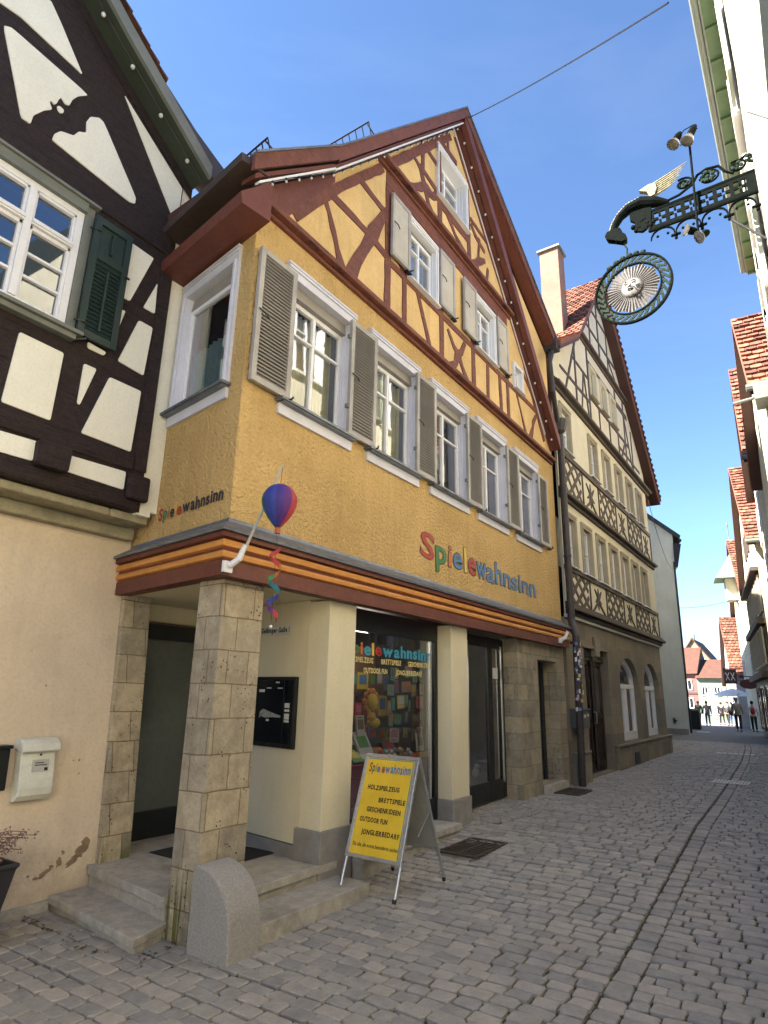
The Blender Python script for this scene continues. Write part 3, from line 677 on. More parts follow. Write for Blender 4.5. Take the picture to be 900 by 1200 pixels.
# stone pillars and porch
m = MB(); m.prism([(3.77, -.32), (4.28, -.32), (4.27, 2.64), (3.77, 2.64)], 4.302, 4.63); obj('stone_pillar', m, STN, HY, bevel=.012)
m = MB()
m.box(4.0, 4.34, 6.14, 6.5, .04, 2.6); m.box(4.0, 4.34, 6.14, 6.5, 2.6, 2.9); obj('stone_pilaster', m, STN, HY, bevel=.008)
m = MB(); m.box(5.29, 5.77, 4.302, 4.60, .34, 2.64); obj('rendered_pillar', m, CRP, HY, bevel=.008)
m = MB(); m.box(5.27, 5.80, 4.282, 4.64, -.22, .345); obj('pillar_base', m, PLN, HY, bevel=.01)
m = MB(); m.box(8.06, 8.58, 4.302, 4.62, .31, 2.64); obj('rendered_pillar', m, CRP, HY, bevel=.008)
m = MB(); m.box(8.04, 8.61, 4.282, 4.66, -.1, .315); obj('pillar_base', m, PLN, HY, bevel=.01)
M5 = frame_M(5.30, 4.60, math.atan2(-.988, -.153))
m = MB(); m.box(-2.4, 0, .0, .06, .18, 2.66, M=M5); obj('porch_wall', m, CRP, HY)
m = MB(); m.box(-2.4, -.01, -.02, .05, .05, .17, M=M5); obj('skirting', m, PLN, HY)
m = MB(); m.add([(3.80, 4.34, 2.66), (5.6, 4.34, 2.66), (5.8, 7.4, 2.66), (4.26, 7.4, 2.66)], [(0, 1, 2, 3)]); m.box(4.3, 5.8, 6.58, 6.66, 2.46, 2.66); obj('porch_ceiling', m, CRP, HY)
m = MB(); m.box(4.3, 4.42, 6.50, 6.6, .05, 2.42); m.box(5.5, 5.62, 6.50, 6.6, .05, 2.42); m.box(4.42, 5.5, 6.50, 6.6, 2.24, 2.42); m.box(4.42, 5.5, 6.50, 6.6, .05, .34)
dr = obj('porch_door', m, BLK, HY, bevel=.006)
m = MB(); m.box(4.42, 5.5, 6.54, 6.56, .34, 2.24); obj('pane', m, mat('frosted_door_glass', (.085, .10, .10), .18, None, 2, .02, 10, spec=.9), dr)
m = MB(); m.tube([(5.38, 6.50, .95), (5.38, 6.44, .95), (5.38, 6.44, 1.35), (5.38, 6.50, 1.35)], .012, 8); obj('handle', m, ALU, dr)
m = MB(); m.prism([(0, 0), (0, 0), (0, 0)], 0, 0) if False else None
m.add([(3.74, 4.64, .05), (3.91, 6.0, .05), (4.02, 6.5, .05), (5.7, 6.6, .05), (5.3, 4.64, .05), (5.55, 4.28, .05), (4.10, 4.28, .05), (4.10, 4.64, .05),
       (3.74, 4.64, -.02), (3.91, 6.0, -.02), (4.02, 6.5, -.02), (5.7, 6.6, -.02), (5.3, 4.64, -.02), (5.55, 4.28, -.02), (4.10, 4.28, -.02), (4.10, 4.64, -.02)],
      [(0, 7, 6, 5, 4, 3, 2, 1), (0, 1, 9, 8), (5, 6, 14, 13), (4, 5, 13, 12), (6, 7, 15, 14), (7, 0, 8, 15)]); obj('porch_floor', m, STEP, HY, bevel=.006)
m = MB(); m.add([(x, y, z) for z in (-.25, -.02) for x, y in ((3.77, 4.65), (3.94, 6.0), (5.5, 6.2), (5.52, 4.31), (4.12, 4.31), (4.12, 4.65))], [(0, 6, 7, 1), (3, 9, 10, 4), (4, 10, 11, 5), (5, 11, 6, 0), (2, 8, 9, 3)]); obj('step_riser', m, STEP, HY)
m = MB(); m.add([(x, y, z) for z in (-.19, -.125) for x, y in ((3.39, 4.50), (3.56, 5.99), (3.96, 5.99), (3.86, 4.64))], [(0, 4, 5, 1), (3, 7, 4, 0), (2, 6, 7, 3), (4, 7, 6, 5), (0, 1, 2, 3)]); obj('step', m, STEP, HY, bevel=.008)
m = MB(); m.add([(x, y, z) for z in (-.34, -.19) for x, y in ((3.43, 4.53), (3.60, 5.99), (3.96, 5.99), (3.86, 4.64))], [(0, 4, 5, 1), (3, 7, 4, 0)]); obj('step_riser', m, STEP, HY)
m = MB(); m.box(4.02, 5.56, 3.88, 4.305, -.30, -.085); obj('step', m, STEP, HY, bevel=.008)
m = MB(); m.box(5.82, 8.03, 4.14, 4.6, -.02, .055); obj('step', m, STEP, HY, bevel=.006)
m = MB(); m.box(5.84, 8.03, 4.17, 4.6, -.2, -.02); obj('step_riser', m, STEP, HY)
# display window
m = MB(); Yg = 4.56
m.box(5.77, 5.85, Yg - .04, Yg + .05, .06, 2.64); m.box(7.97, 8.06, Yg - .04, Yg + .05, .06, 2.64); m.box(5.85, 7.97, Yg - .04, Yg + .05, 2.40, 2.66); m.box(5.85, 7.97, Yg - .04, Yg + .05, .06, .33)
sw = obj('display_window', m, BLK, HY, bevel=.006)
m = MB(); m.box(7.86, 7.90, Yg - .03, Yg, .33, 2.40); obj('metal_trim', m, ALU, sw)
m = MB(); m.add([(5.85, Yg, .33), (7.97, Yg, .33), (7.97, Yg, 2.40), (5.85, Yg, 2.40)], [(0, 1, 2, 3)]); obj('pane', m, GLD, sw)
MULTI = [mat('letter_red', (.42, .045, .035), .5), mat('letter_green', (.05, .20, .07), .5), mat('letter_orange', (.55, .16, .05), .5), mat('letter_blue', (.07, .20, .40), .5), mat('letter_yellow', (.70, .48, .10), .5), mat('letter_outline', (.03, .03, .04), .6), mat('letter_sky', (.05, .30, .45), .5)]
NAME = 'Spielewahnsinn'; NC = [0, 1, 2, 3, 4, 0, 3, 3, 3, 3, 3, 3, 3, 3]
m = MB(); text(m, NAME, 5.88, 7.92, 2.13, .145, Yg - .012, .03, .04, [c if c != 3 else 6 for c in NC]); obj('window_lettering', m, MULTI, sw)
m = MB(); 
for s, a, b, z in (('HOLZSPIELZEUG', 5.90, 6.48, 2.03), ('BRETTSPIELE', 6.66, 7.12, 2.03), ('GESCHENKIDEEN', 7.30, 7.92, 2.03), ('OUTDOOR FUN', 6.28, 6.80, 1.91), ('JONGLIERBEDARF', 7.0, 7.66, 1.91)):
    m = MB(); text(m, s, a, b, z, .06, Yg - .012, .035, .05); obj('window_lettering', m, mat('letter_pale_gold', (.62, .52, .24), .5), sw)
m = MB(); m.box(6.35, 8.2, 5.35, 5.39, 2.62, 2.66); m.box(6.35, 8.4, 6.0, 6.04, 2.62, 2.66); obj('tube_light', m, emis('tube_light', (1, .95, .85), 8), HY)
m = MB(); m.box(5.6, 5.66, 4.64, 8.4, 0, 2.9); m.box(10.9, 10.96, 4.66, 8.4, 0, 2.9); m.box(5.6, 10.95, 4.64, 8.4, .02, .06); obj('shop_interior', m, mat('shop_wall', (.16, .14, .12), .9), HY)
# shop door
m = MB(); Yd = 4.60
for a, b in ((8.60, 8.80), (9.86, 10.04), (10.38, 10.50)): m.box(a, b, Yd - .03, Yd + .03, .07, 2.62)
m.box(8.80, 9.86, Yd - .03, Yd + .03, 2.45, 2.62); m.box(10.04, 10.38, Yd - .03, Yd + .03, 2.45, 2.62); m.box(8.80, 9.86, Yd - .03, Yd + .03, .07, .35); m.box(10.04, 10.38, Yd - .03, Yd + .03, .07, .35)
sdr = obj('shop_door', m, BLK, HY, bevel=.006)
m = MB(); m.add([(8.80, Yd, .35), (9.86, Yd, .35), (9.86, Yd, 2.45), (8.80, Yd, 2.45), (10.04, Yd, .35), (10.38, Yd, .35), (10.38, Yd, 2.45), (10.04, Yd, 2.45)], [(0, 1, 2, 3), (4, 5, 6, 7)]); obj('pane', m, GLD, sdr)
m = MB(); m.tube([(8.98, Yd - .09, .40), (8.98, Yd - .09, 2.5)], .018, 10); m.tube([(8.98, Yd - .09, .5), (8.98, Yd, .5)], .01, 6); m.tube([(8.98, Yd - .09, 2.35), (8.98, Yd, 2.35)], .01, 6); obj('handle', m, ALU, sdr, smooth=True)
m = MB(); m.box(10.10, 10.30, Yd - .008, Yd - .004, 1.95, 2.13); obj('paper_notice', m, mat('paper', (.65, .65, .62), .7), sdr)
m = MB(); m.box(10.36, 10.40, Yd - .05, Yd - .031, .3, 2.5); obj('metal_trim', m, ALU, sdr)
# masonry on the right with the narrow side door
m = MB(); m.prism([(10.50, -.1), (12.96, -.1), (12.96, 2.64), (10.50, 2.64)], 4.303, 4.62, [[(11.46, .16), (12.50, .16), (12.50, 2.34), (11.46, 2.34)]]); obj('masonry_wall', m, STN2, HY)
m = MB(); m.box(11.50, 12.56, 4.20, 4.62, -.02, .158); obj('step', m, STEP, HY, bevel=.006)
m = MB(); m.box(11.46, 12.50, 4.60, 4.64, .16, 2.34); m.box(11.5, 11.62, 4.57, 4.60, .16, 2.34); m.box(12.3, 12.46, 4.57, 4.60, .16, 2.34)
sd_ = obj('side_door', m, mat('black_blue_door', (.02, .025, .03), .5), HY)
m = MB(); m.tube([(11.75, 4.595, .6), (11.9, 4.595, .8), (11.72, 4.595, .95), (11.92, 4.595, 1.1), (11.75, 4.595, 1.2), (11.9, 4.595, 1.4), (11.74, 4.595, 1.5), (11.9, 4.595, 1.65)], .012, 5); obj('graffiti', m, mat('teal_spray_paint', (.03, .14, .20), .6), sd_)
m = MB(); m.tube([(11.80, 4.595, 1.75), (11.76, 4.595, 1.95), (11.84, 4.595, 1.88)], .012, 5); obj('graffiti', m, mat('rust_spray_paint', (.35, .10, .04), .6), sd_)
# lettering on the facade: arc of coloured letters with dark outlines
LBOX = [(7.2, 7.56, 3.50, 3.86), (7.62, 7.92, 3.38, 3.73), (8.00, 8.08, 3.50, 3.80), (8.15, 8.42, 3.51, 3.74), (8.51, 8.58, 3.50, 3.88), (8.65, 8.90, 3.50, 3.75), (8.95, 9.27, 3.50, 3.73), (9.31, 9.60, 3.48, 3.71), (9.66, 9.93, 3.50, 3.86), (10.02, 10.29, 3.50, 3.72), (10.36, 10.62, 3.50, 3.71), (10.69, 10.76, 3.50, 3.80), (10.86, 11.15, 3.51, 3.72), (11.23, 11.51, 3.50, 3.72)]
for i, ch_ in enumerate(NAME):
    x0_, x1_, zb, zt_ = LBOX[i]; vr, _ = glyph(ch_, 0.0)
    lo, hi, bo, to = min(v[0] for v in vr), max(v[0] for v in vr), min(v[1] for v in vr), max(v[1] for v in vr)
    r = (-.10, .06, -.05, .1, .03, -.1, .05, -.04, .03, -.04, .06, .02, -.05, .04)[i]
    kx, kz = (x1_ - x0_) / (hi - lo), (zt_ - zb) / (to - bo); par = None
    for off, y, nm_, mt in ((.024, 4.294, 'letter', MULTI[5]), (.010, 4.290, 'letter_face', MULTI[NC[i]])):
        vs, fs = glyph(ch_, .001 if ch_ in 'il' else 0.0); m = MB(); out = []; 
        g0, f0 = glyph(ch_, off / max(kx, .001) if kx > .3 else off / .3)
        for v in g0:
            a_, b_ = (v[0] - (lo + hi) / 2) * kx, (v[1] - (bo + to) / 2) * kz
            out.append(((x0_ + x1_) / 2 + a_ * math.cos(r) - b_ * math.sin(r), y, (zb + zt_) / 2 + a_ * math.sin(r) + b_ * math.cos(r)))
        m.add(out, f0); o_ = obj(nm_, m, mt, par or HY); par = par or o_
m = MB(); text(m, NAME, -1.37, -.13, 3.41, .13, -.012, .03, .06, [5 if c == 3 else c for c in NC], M=MS); obj('side_lettering', m, MULTI, HY)

# ------------------------------------------------------------ dark half-timbered house on the left
HL = thing('timbered_corner_house', 'house with dark brown half-timbering on white plaster above a beige rendered ground floor', 'house', (3.6, 6.2, -.3))
YU = 5.72
m = MB(); WHL = [(1.02, 5.12), (2.66, 5.12), (2.66, 6.46), (1.02, 6.46)]
m.prism([(-7, 3.46), (3.76, 3.46), (3.76, 7.84), (2.71, 8.60), (2.20, 9.03), (-1.6, 12.1), (-7, 7.8)], YU, YU + .25, [WHL]); obj('timber_frame', m, DKT, HL)
m = MB(); m.prism([(3.765, 3.50), (3.985, 3.50), (3.985, 7.60), (3.765, 7.76)], YU + .02, YU + .3); m.box(3.74, 3.9, YU + .01, YU + .2, 3.44, 3.5); obj('corner_strip', m, PLW, HL)
LEFT_PANELS = [[(1.27, 8.05), (1.91, 8.63), (2.05, 8.47), (2.36, 8.07), (1.69, 8.13)], [(1.55, 7.93), (2.46, 7.88), (2.36, 7.77), (2.31, 7.67), (2.29, 7.57), (2.25, 7.55), (2.2, 7.59), (2.18, 7.54), (2.17, 7.48), (2.15, 7.45), (2.12, 7.46), (2.10, 7.44), (2.14, 7.37), (2.07, 7.29), (1.99, 7.15), (1.98, 7.03), (1.89, 7.03), (1.76, 7.38)], [(2.18, 7.46), (2.19, 7.42), (2.22, 7.4), (2.25, 7.43), (2.25, 7.47), (2.21, 7.48)], [(2.2, 7.03), (2.21, 7.12), (2.26, 7.2), (2.39, 7.26), (2.43, 7.35), (2.51, 7.41), (2.49, 7.54), (2.52, 7.64), (2.61, 7.71), (2.67, 7.7), (3.17, 7.07), (3.17, 6.99), (3.11, 6.96), (2.56, 7.0)], [(2.84, 8.27), (3.74, 7.66), (3.74, 7.10), (3.72, 7.10)], [(2.27, 4.84), (2.7, 4.83), (2.69, 4.1), (2.24, 4.11)], [(2.91, 5.07), (3.12, 5.05), (3.1, 5.0), (2.92, 5.0)], [(2.91, 4.82), (3.05, 4.82), (2.94, 4.37), (2.91, 4.38)], [(3.2, 4.8), (3.58, 4.8), (3.56, 4.08), (3.0, 4.09)], [(3.43, 5.61), (3.61, 5.61), (3.58, 4.99), (3.26, 5.02)], [(3.19, 5.61), (3.26, 5.63), (3.2, 5.34)], [(3.21, 6.48), (3.5, 6.47), (3.29, 5.77), (3.19, 5.77)], [(3.59, 6.19), (3.61, 5.79), (3.46, 5.79)], [(2.10, 3.84), (2.61, 3.86), (2.6, 3.66), (2.10, 3.65)], [(2.92, 3.83), (3.54, 3.85), (3.54, 3.65), (2.9, 3.66)],
    [(1.2, 4.84), (2.0, 4.84), (2.0, 4.11), (1.2, 4.11)], [(1.1, 3.84), (2.0, 3.84), (2.0, 3.65), (1.1, 3.65)], [(.4, 7.05), (1.55, 7.05), (1.2, 7.7), (.4, 7.9)], [(.2, 9.0), (1.4, 8.9), (.2, 10.2)]]
for p in LEFT_PANELS:
    if len(p) > 8:
        q = p
        for _ in range(2): q = [t_ for i in range(len(q)) for t_ in ((q[i][0] * .9 + q[(i + 1) % len(q)][0] * .1, q[i][1] * .9 + q[(i + 1) % len(q)][1] * .1), (q[i][0] * .1 + q[(i + 1) % len(q)][0] * .9, q[i][1] * .1 + q[(i + 1) % len(q)][1] * .9))]
    else:                                                        # soften the corners of the plaster fields
        q = []
        for i in range(len(p)):
            a, b, c = Vector(p[i - 1]), Vector(p[i]), Vector(p[(i + 1) % len(p)])
            ra = min(.022, (a - b).length * .3); rc = min(.022, (c - b).length * .3)
            u, v = b + (a - b).normalized() * ra, b + (c - b).normalized() * rc
            q += [tuple(u), tuple(u * .25 + b * .5 + v * .25), tuple(v)]
    m = MB(); m.prism(q, YU - .014, YU + .02); obj('plaster_panel', m, PLW, HL, bevel=.006)
m = MB()                                                        # projecting beams give the frame its relief
m.box(-7, 3.60, YU - .03, YU + .01, 3.88, 4.04); m.box(-7, 3.70, YU - .025, YU + .01, 6.62, 6.90); m.box(3.62, 3.77, YU - .022, YU + .01, 3.9, 6.6); m.box(-7, 3.72, YU - .02, YU + .01, 3.47, 3.60)
obj('projecting_beam', m, DKT, HL, bevel=.012)
m = MB(); m.prism([(2.60, 3.62), (2.90, 3.62), (2.91, 3.87), (2.59, 3.87)], YU - .12, YU + .02); obj('beam_end', m, DKT, HL, bevel=.03)
m = MB(); m.box(3.55, 3.80, YU - .09, YU + .0, 3.56, 3.84); obj('beam_end', m, DKT, HL, bevel=.03)
m = MB(); x = -7
while x < 3.9:
    l = random.uniform(.9, 1.4); x1 = min(x + l, 3.94); m.prism([(x + .004, 3.37), (x1 - .004, 3.37), (x1 - .004, 3.455), (x + .004, 3.455)], 5.80, 6.3); x += l
m.box(-7, 3.98, 6.08, 6.3, 3.24, 3.37); obj('stone_ledge', m, STL, HL, bevel=.02)
m = MB(); m.box(-7, 4.03, 6.2, 6.5, -.45, 2.6); m.box(-7, 4.03, 6.2, 6.5, 2.6, 3.26); m.box(-7, 3.7, 6.5, 14, -.4, 7); obj('ground_floor_wall', m, BEI, HL)
m = MB(); m.box(-7, 3.56, 6.155, 6.2, -.5, -.16); obj('plinth', m, STEP, HL, bevel=.01)
PATCH = mat('bare_brown_plaster', (.20, .14, .09), .95, (.30, .22, .15), 12, .6, 60)
def blot(m, cx, cz, rx, rz, n=16, y=6.1985, tilt=0.0):
    p = []
    for i in range(n):
        a = 6.2832 * i / n; r = random.uniform(.45, 1.1); u, v = rx * r * math.cos(a), rz * r * math.sin(a)
        p.append((cx + u * math.cos(tilt) - v * math.sin(tilt), cz + u * math.sin(tilt) + v * math.cos(tilt)))
    m.prism(p, y - .001, y + .004)
m = MB()
for a in ((3.83, .17, .10, .05, 20), (3.88, .24, .06, .05, 14), (3.76, .11, .08, .03, 14), (3.63, .12, .04, .05, 12), (3.66, .2, .02, .03, 9), (3.5, .05, .10, .025, 16), (3.42, .03, .03, .02, 8), (3.36, .06, .02, .015, 8), (3.56, .1, .03, .015, 8), (3.72, .99, .012, .014, 8), (3.73, .87, .01, .012, 8), (3.66, .99, .008, .01, 7), (3.3, 1.68, .012, .01, 7), (3.7, 1.9, .008, .008, 7)):
    m = MB(); blot(m, *a[:4], n=a[4], tilt=.5 if a[2] > .05 else 0); obj('bare_patch', m, PATCH, HL)
# three-light window with green shutter
m = MB(); gy = YU - .02
m.box(.90, 1.02, gy, YU + .1, 5.05, 6.56); m.box(2.66, 2.75, gy, YU + .1, 5.05, 6.56); m.box(1.02, 2.66, gy - .03, YU + .1, 6.46, 6.57); m.box(.86, 2.78, gy - .06, YU, 6.57, 6.60)
lw = obj('window', m, GREY, HL)
m = MB(); m.box(.86, 2.80, YU - .13, YU + .1, 5.035, 5.075); m.box(.9, 2.75, YU - .09, YU + .1, 4.98, 5.035); obj('sill', m, GREY, lw, bevel=.006)
m = MB(); a, b = YU + .0, YU + .06; f = .05
m.box(1.02, 1.07, a, b, 5.075, 6.46); m.box(2.585, 2.66, a, b, 5.075, 6.46); m.box(1.07, 2.585, a, b, 6.39, 6.46); m.box(1.07, 2.585, a, b, 5.075, 5.17)
for xm in (1.60, 2.14): m.box(xm - .035, xm + .035, a - .015, b, 5.17, 6.39)
for (xa, xb) in ((1.07, 1.565), (1.635, 2.105), (2.175, 2.585)):
    m.box(xa, xb, a - .025, b, 5.98, 6.05); m.box(xa, xb, a - .04, a - .02, 6.00, 6.03)
    m.box(xa, xa + .03, a + .01, b, 5.17, 5.98); m.box(xb - .03, xb, a + .01, b, 5.17, 5.98); m.box(xa, xa + .025, a + .01, b, 6.05, 6.39); m.box(xb - .025, xb, a + .01, b, 6.05, 6.39)
    m.box(xa, xb, a + .01, b, 5.94, 5.98); m.box(xa, xb, a + .01, b, 6.05, 6.08); m.box(xa, xb, a + .01, b, 6.36, 6.39)
    for z in (5.43, 5.68): m.box(xa + .03, xb - .03, a + .012, b, z - .014, z + .014)
obj('sash_frame', m, WHT, lw, bevel=.004)
m = MB(); m.add([(1.05, b - .01, 5.1), (2.62, b - .01, 5.1), (2.62, b - .01, 6.42), (1.05, b - .01, 6.42)], [(0, 1, 2, 3)]); obj('pane', m, glass('mirror_window_glass', (.35, .38, .4), 2.6), lw)
m = MB(); m.box(.8, 2.9, YU + .5, YU + .52, 4.9, 6.6); obj('room_dark', m, DKI, lw)
m = MB(); y0, y1 = YU - .10, YU - .055; X0, X1, Z0, Z1 = 2.74, 3.17, 5.06, 6.48
m.box(X0, X0 + .07, y0, y1, Z0, Z1); m.box(X1 - .07, X1, y0, y1, Z0, Z1); 
for z in (Z0, 5.98, Z1 - .08): m.box(X0 + .07, X1 - .07, y0, y1, z, z + .08)
m.box(X0 + .07, X1 - .07, y0 + .03, y1, Z0, Z1); m.box((X0 + X1) / 2 - .012, (X0 + X1) / 2 + .012, y0 - .008, y0 + .03, Z0 + .12, 5.9); m.box((X0 + X1) / 2 - .012, (X0 + X1) / 2 + .012, y0 - .008, y0 + .03, 6.1, 6.36)
for i in range(17):
    z = Z0 + .09 + i * .048; m.add([(X0 + .07, y0 + .008, z), (X1 - .07, y0 + .008, z), (X1 - .07, y0 + .03, z + .045), (X0 + .07, y0 + .03, z + .045), (X0 + .07, y0 + .03, z), (X1 - .07, y0 + .03, z)], [(0, 1, 2, 3), (0, 4, 5, 1)])
gs = obj('shutter', m, GRN, lw, bevel=.003)
m = MB()
for z in (6.3, 5.2): m.tube([(2.70, YU - .07, z), (2.80, YU - .115, z)], .012, 6)
m.tube([(3.14, YU - .11, 5.95), (3.18, YU - .13, 5.93)], .014, 6); m.tube([(2.76, YU - .06, 5.0), (2.84, YU - .12, 5.03)], .014, 6); obj('hinge', m, BLK, lw)
# roof of the left house
m = MB(); y0 = 5.36
def sq(m, a, b, top, bot, y0, y1): m.prism([(a[0], a[1] + bot), (b[0], b[1] + bot), (b[0], b[1] + top), (a[0], a[1] + top)], y0, y1)
U = [(-1.6, 12.12), (2.27, 8.98), (2.62, 8.70), (3.88, 7.80)]
for a, b in zip(U, U[1:]): sq(m, a, b, 0, -.05, 5.40, 5.74)
sq(m, (-7.2, 7.8), U[0], 0, -.05, 5.40, 5.74); obj('soffit', m, OLV, HL)
m = MB()
for a, b in zip(U, U[1:]): sq(m, a, b, .13, -.06, 5.352, 5.398)
obj('verge_board', m, GREY, HL)
m = MB()
for a, b in zip(U, U[1:]): sq(m, a, b, -.05, -.20, 5.70, 5.719)
obj('wall_plate', m, DKT, HL)
m = MB()
for a, b in zip(U[:2] + [(3.1, 8.36)], U[1:2] + [(3.1, 8.36)]): sq(m, a, b, .16, .0, 5.41, 14)
sq(m, (-7.2, 7.8), U[0], .16, 0, 5.41, 14)
tiled_slope(m, (3.1, 5.33, 8.53), (3.1, 8.0, 8.53), (-1.6, 8.0, 12.30), (-1.6, 5.33, 12.30), .18, .17, .03); obj('roof', m, TILED, HL)
m = MB(); m.prism([(2.95, 8.46), (3.9, 7.80), (4.25, 7.72), (4.25, 7.98), (3.6, 8.24), (3.1, 8.52)], 5.37, 5.70); obj('roof_flashing', m, mat('dark_sheet_metal', (.035, .033, .04), .5, (.05, .045, .05), 4, .1, 20), HL)
def along(pts, d):
    out = []; acc = 0; nxt = d * .6
    for a, b in zip(pts, pts[1:]):
        a, b = Vector(a), Vector(b); L_ = (b - a).length
        while nxt <= acc + L_: out.append(a.lerp(b, (nxt - acc) / L_)); nxt += d
        acc += L_
    return out
BULB = mat('unlit_frosted_bulb', (.62, .60, .54), .25, None, 5, 0, 40, spec=.6)
def bulb_string(lab, pts, d, r, sock=(0, 0, .03), down=(0, 0, -1), cat='string lights'):
    t = thing('bulb_string', lab, cat, tuple(pts[0])); dn = Vector(down).normalized()
    m = MB(); m.tube(pts, .007, 5); obj('cable', m, BLK, t)
    for p in along(pts, d):
        k = MB(); k.tube([p + dn * .0, p + dn * .045], .015, 6); sk = obj('socket', k, BLK, t)
        k = MB(); k.ball(p + dn * (.05 + r), r, 8, (1, 1, 1.15)); obj('bulb', k, BULB, t, smooth=True)
bulb_string('row of round unlit bulbs under the olive green verge of the dark timbered house', [(a, 5.50, b - .065) for a, b in [(-.3, 11.06), (2.27, 8.98), (2.62, 8.70), (3.86, 7.81)]], .52, .026, down=(-.3, -.3, -1))
bulb_string('row of small bulbs under the left half of the oxblood gable verge', [(3.62, 4.10, 6.80), (3.9, 4.09, 7.08), (4.75, 4.09, 7.88), (8.2, 4.09, 11.83)], .27, .015, down=(-.2, -.3, -1))
bulb_string('row of small bulbs down the steep right-hand verge board of the yellow gable', [(8.40, 4.17, 12.03), (12.68, 4.17, 7.15)], .44, .022, down=(-.5, -.1, -.6))

# white letterbox, black wall box and planter in front of the beige wall
def yz(mb_, prof, x0, x1): mb_.add([(x0, y, z) for y, z in prof] + [(x1, y, z) for y, z in prof], [(i, (i + 1) % len(prof), len(prof) + (i + 1) % len(prof), len(prof) + i) for i in range(len(prof))] + [tuple(range(len(prof)))[::-1], tuple(range(len(prof), 2 * len(prof)))])
CRM = mat('cream_enamel', (.74, .74, .66), .35, None, 3, .05, 40)
t = thing('letterbox', 'cream white curved letterbox with a paper label screwed to the beige wall', 'letterbox', (3.32, 6.2, .70))
m = MB(); yz(m, [(6.19, 1.14), (6.19, .70), (6.16, .685), (6.11, .70), (6.075, .74), (6.065, .80), (6.075, .92), (6.09, 1.10), (6.09, 1.14)], 3.15, 3.46); obj('box_body', m, CRM, t, bevel=.008)
m = MB(); yz(m, [(6.195, 1.215), (6.195, 1.13), (6.045, 1.10), (6.035, 1.115), (6.05, 1.17), (6.08, 1.20), (6.12, 1.215)], 3.13, 3.48); obj('lid', m, CRM, t, bevel=.006)
m = MB(); m.box(3.25, 3.40, 6.068, 6.075, .93, 1.035); 
for i, (a, b, c, d) in enumerate(((.27, .35, .98, 1.02), (.27, .31, .94, .955))): pass
obj('paper_label', m, mat('paper_grey', (.5, .5, .48), .7), t)
m = MB(); m.box(3.36, 3.39, 6.064, 6.067, .94, .965); m.box(3.27, 3.38, 6.064, 6.067, .985, .992); m.box(3.27, 3.35, 6.064, 6.067, 1.005, 1.012); m.lathe([(.010, 0), (.010, .004)], n=8, M=T_((3.32, 6.078, 1.075)) @ Matrix.Rotation(R(90), 4, 'X')); obj('print_and_lock', m, BLK, t)
t = thing('wall_box', 'black box cut by the left edge of the picture beside the cream letterbox', 'letterbox', (2.95, 6.2, .82))
m = MB(); m.box(2.72, 3.06, 6.08, 6.195, .80, 1.14); obj('box_body', m, BLK, t, bevel=.01)
m = MB(); m.box(2.70, 3.07, 6.06, 6.2, 1.14, 1.17); obj('lid', m, BLK, t, bevel=.006)
PX = 2.74
t = thing('planter', 'tall dark tapered planter with a withered purple-brown heather', 'planter', (PX, 5.72, -.26))
m = MB(); c4 = []
for (hw, z) in ((.13, -.26), (.235, .32), (.25, .33), (.25, .36), (.22, .36), (.21, .30)): c4.append([(PX + sx * hw, 5.72 + sy * hw, z) for sx, sy in ((-1, -1), (1, -1), (1, 1), (-1, 1))])
vs = [p for r in c4 for p in r]; fs = [(i * 4 + k, i * 4 + (k + 1) % 4, i * 4 + 4 + (k + 1) % 4, i * 4 + 4 + k) for i in range(5) for k in range(4)] + [(3, 2, 1, 0), (20, 21, 22, 23)]
m.add(vs, fs); obj('pot', m, mat('anthracite_pot', (.03, .028, .035), .5, None, 4, .1, 40), t, bevel=.01)
m = MB(); lf = MB(); rr = random.Random(3)
for i in range(55):
    a = rr.uniform(0, 6.28); l = rr.uniform(.10, .28) if i > 6 else rr.uniform(.32, .42); a = a if i > 6 else rr.uniform(-.6, .5)
    p = Vector((PX + rr.uniform(-.15, .15), 5.72 + rr.uniform(-.15, .15), .30)); pts = [p]
    for s in range(5):
        p = p + Vector((math.cos(a) * l * .17 * (s + .3) * .5, math.sin(a) * l * .1 * (s + .3) * .5, l * (.3 - .09 * s))); pts.append(p)
        for q in range(9):
            c = p + Vector((rr.uniform(-.022, .022), rr.uniform(-.022, .022), rr.uniform(-.025, .025))); u = Vector((rr.uniform(-1, 1), rr.uniform(-1, 1), rr.uniform(-1, 1))).normalized() * .010; v = u.orthogonal() * .7
            lf.add([c - u, c + v, c + u, c - v], [(0, 1, 2, 3)])
    m.tube(pts, .003, 4)
obj('stems', m, mat('dry_stem', (.12, .07, .05), .9), t); obj('foliage', lf, mat('withered_heather', (.17, .085, .085), .9, (.28, .17, .16), 30, 0, 40), t)

def batter(o):      # the old wall leans out towards its foot
    for c_ in [o] + list(o.children_recursive):
        if c_.type == 'MESH':
            b_ = wl(c_)
            for v_ in c_.data.vertices:
                z_ = v_.co.z + b_.z
                if z_ < 2.6 and v_.co.y + b_.y < 6.6: v_.co.y -= .20 * (2.6 - z_) / 2.9
for c_ in HL.children:
    if c_.name.split('.')[0] in ('plinth', 'bare_patch', 'ground_floor_wall'): batter(c_)
for c_ in HY.children:
    if c_.name.startswith('stone_pilaster'): batter(c_)
for nm_, dx_ in (('letterbox', -.05), ('wall_box', -.06), ('planter', -.10)): batter(bpy.data.objects[nm_]); bpy.data.objects[nm_].location.x += dx_
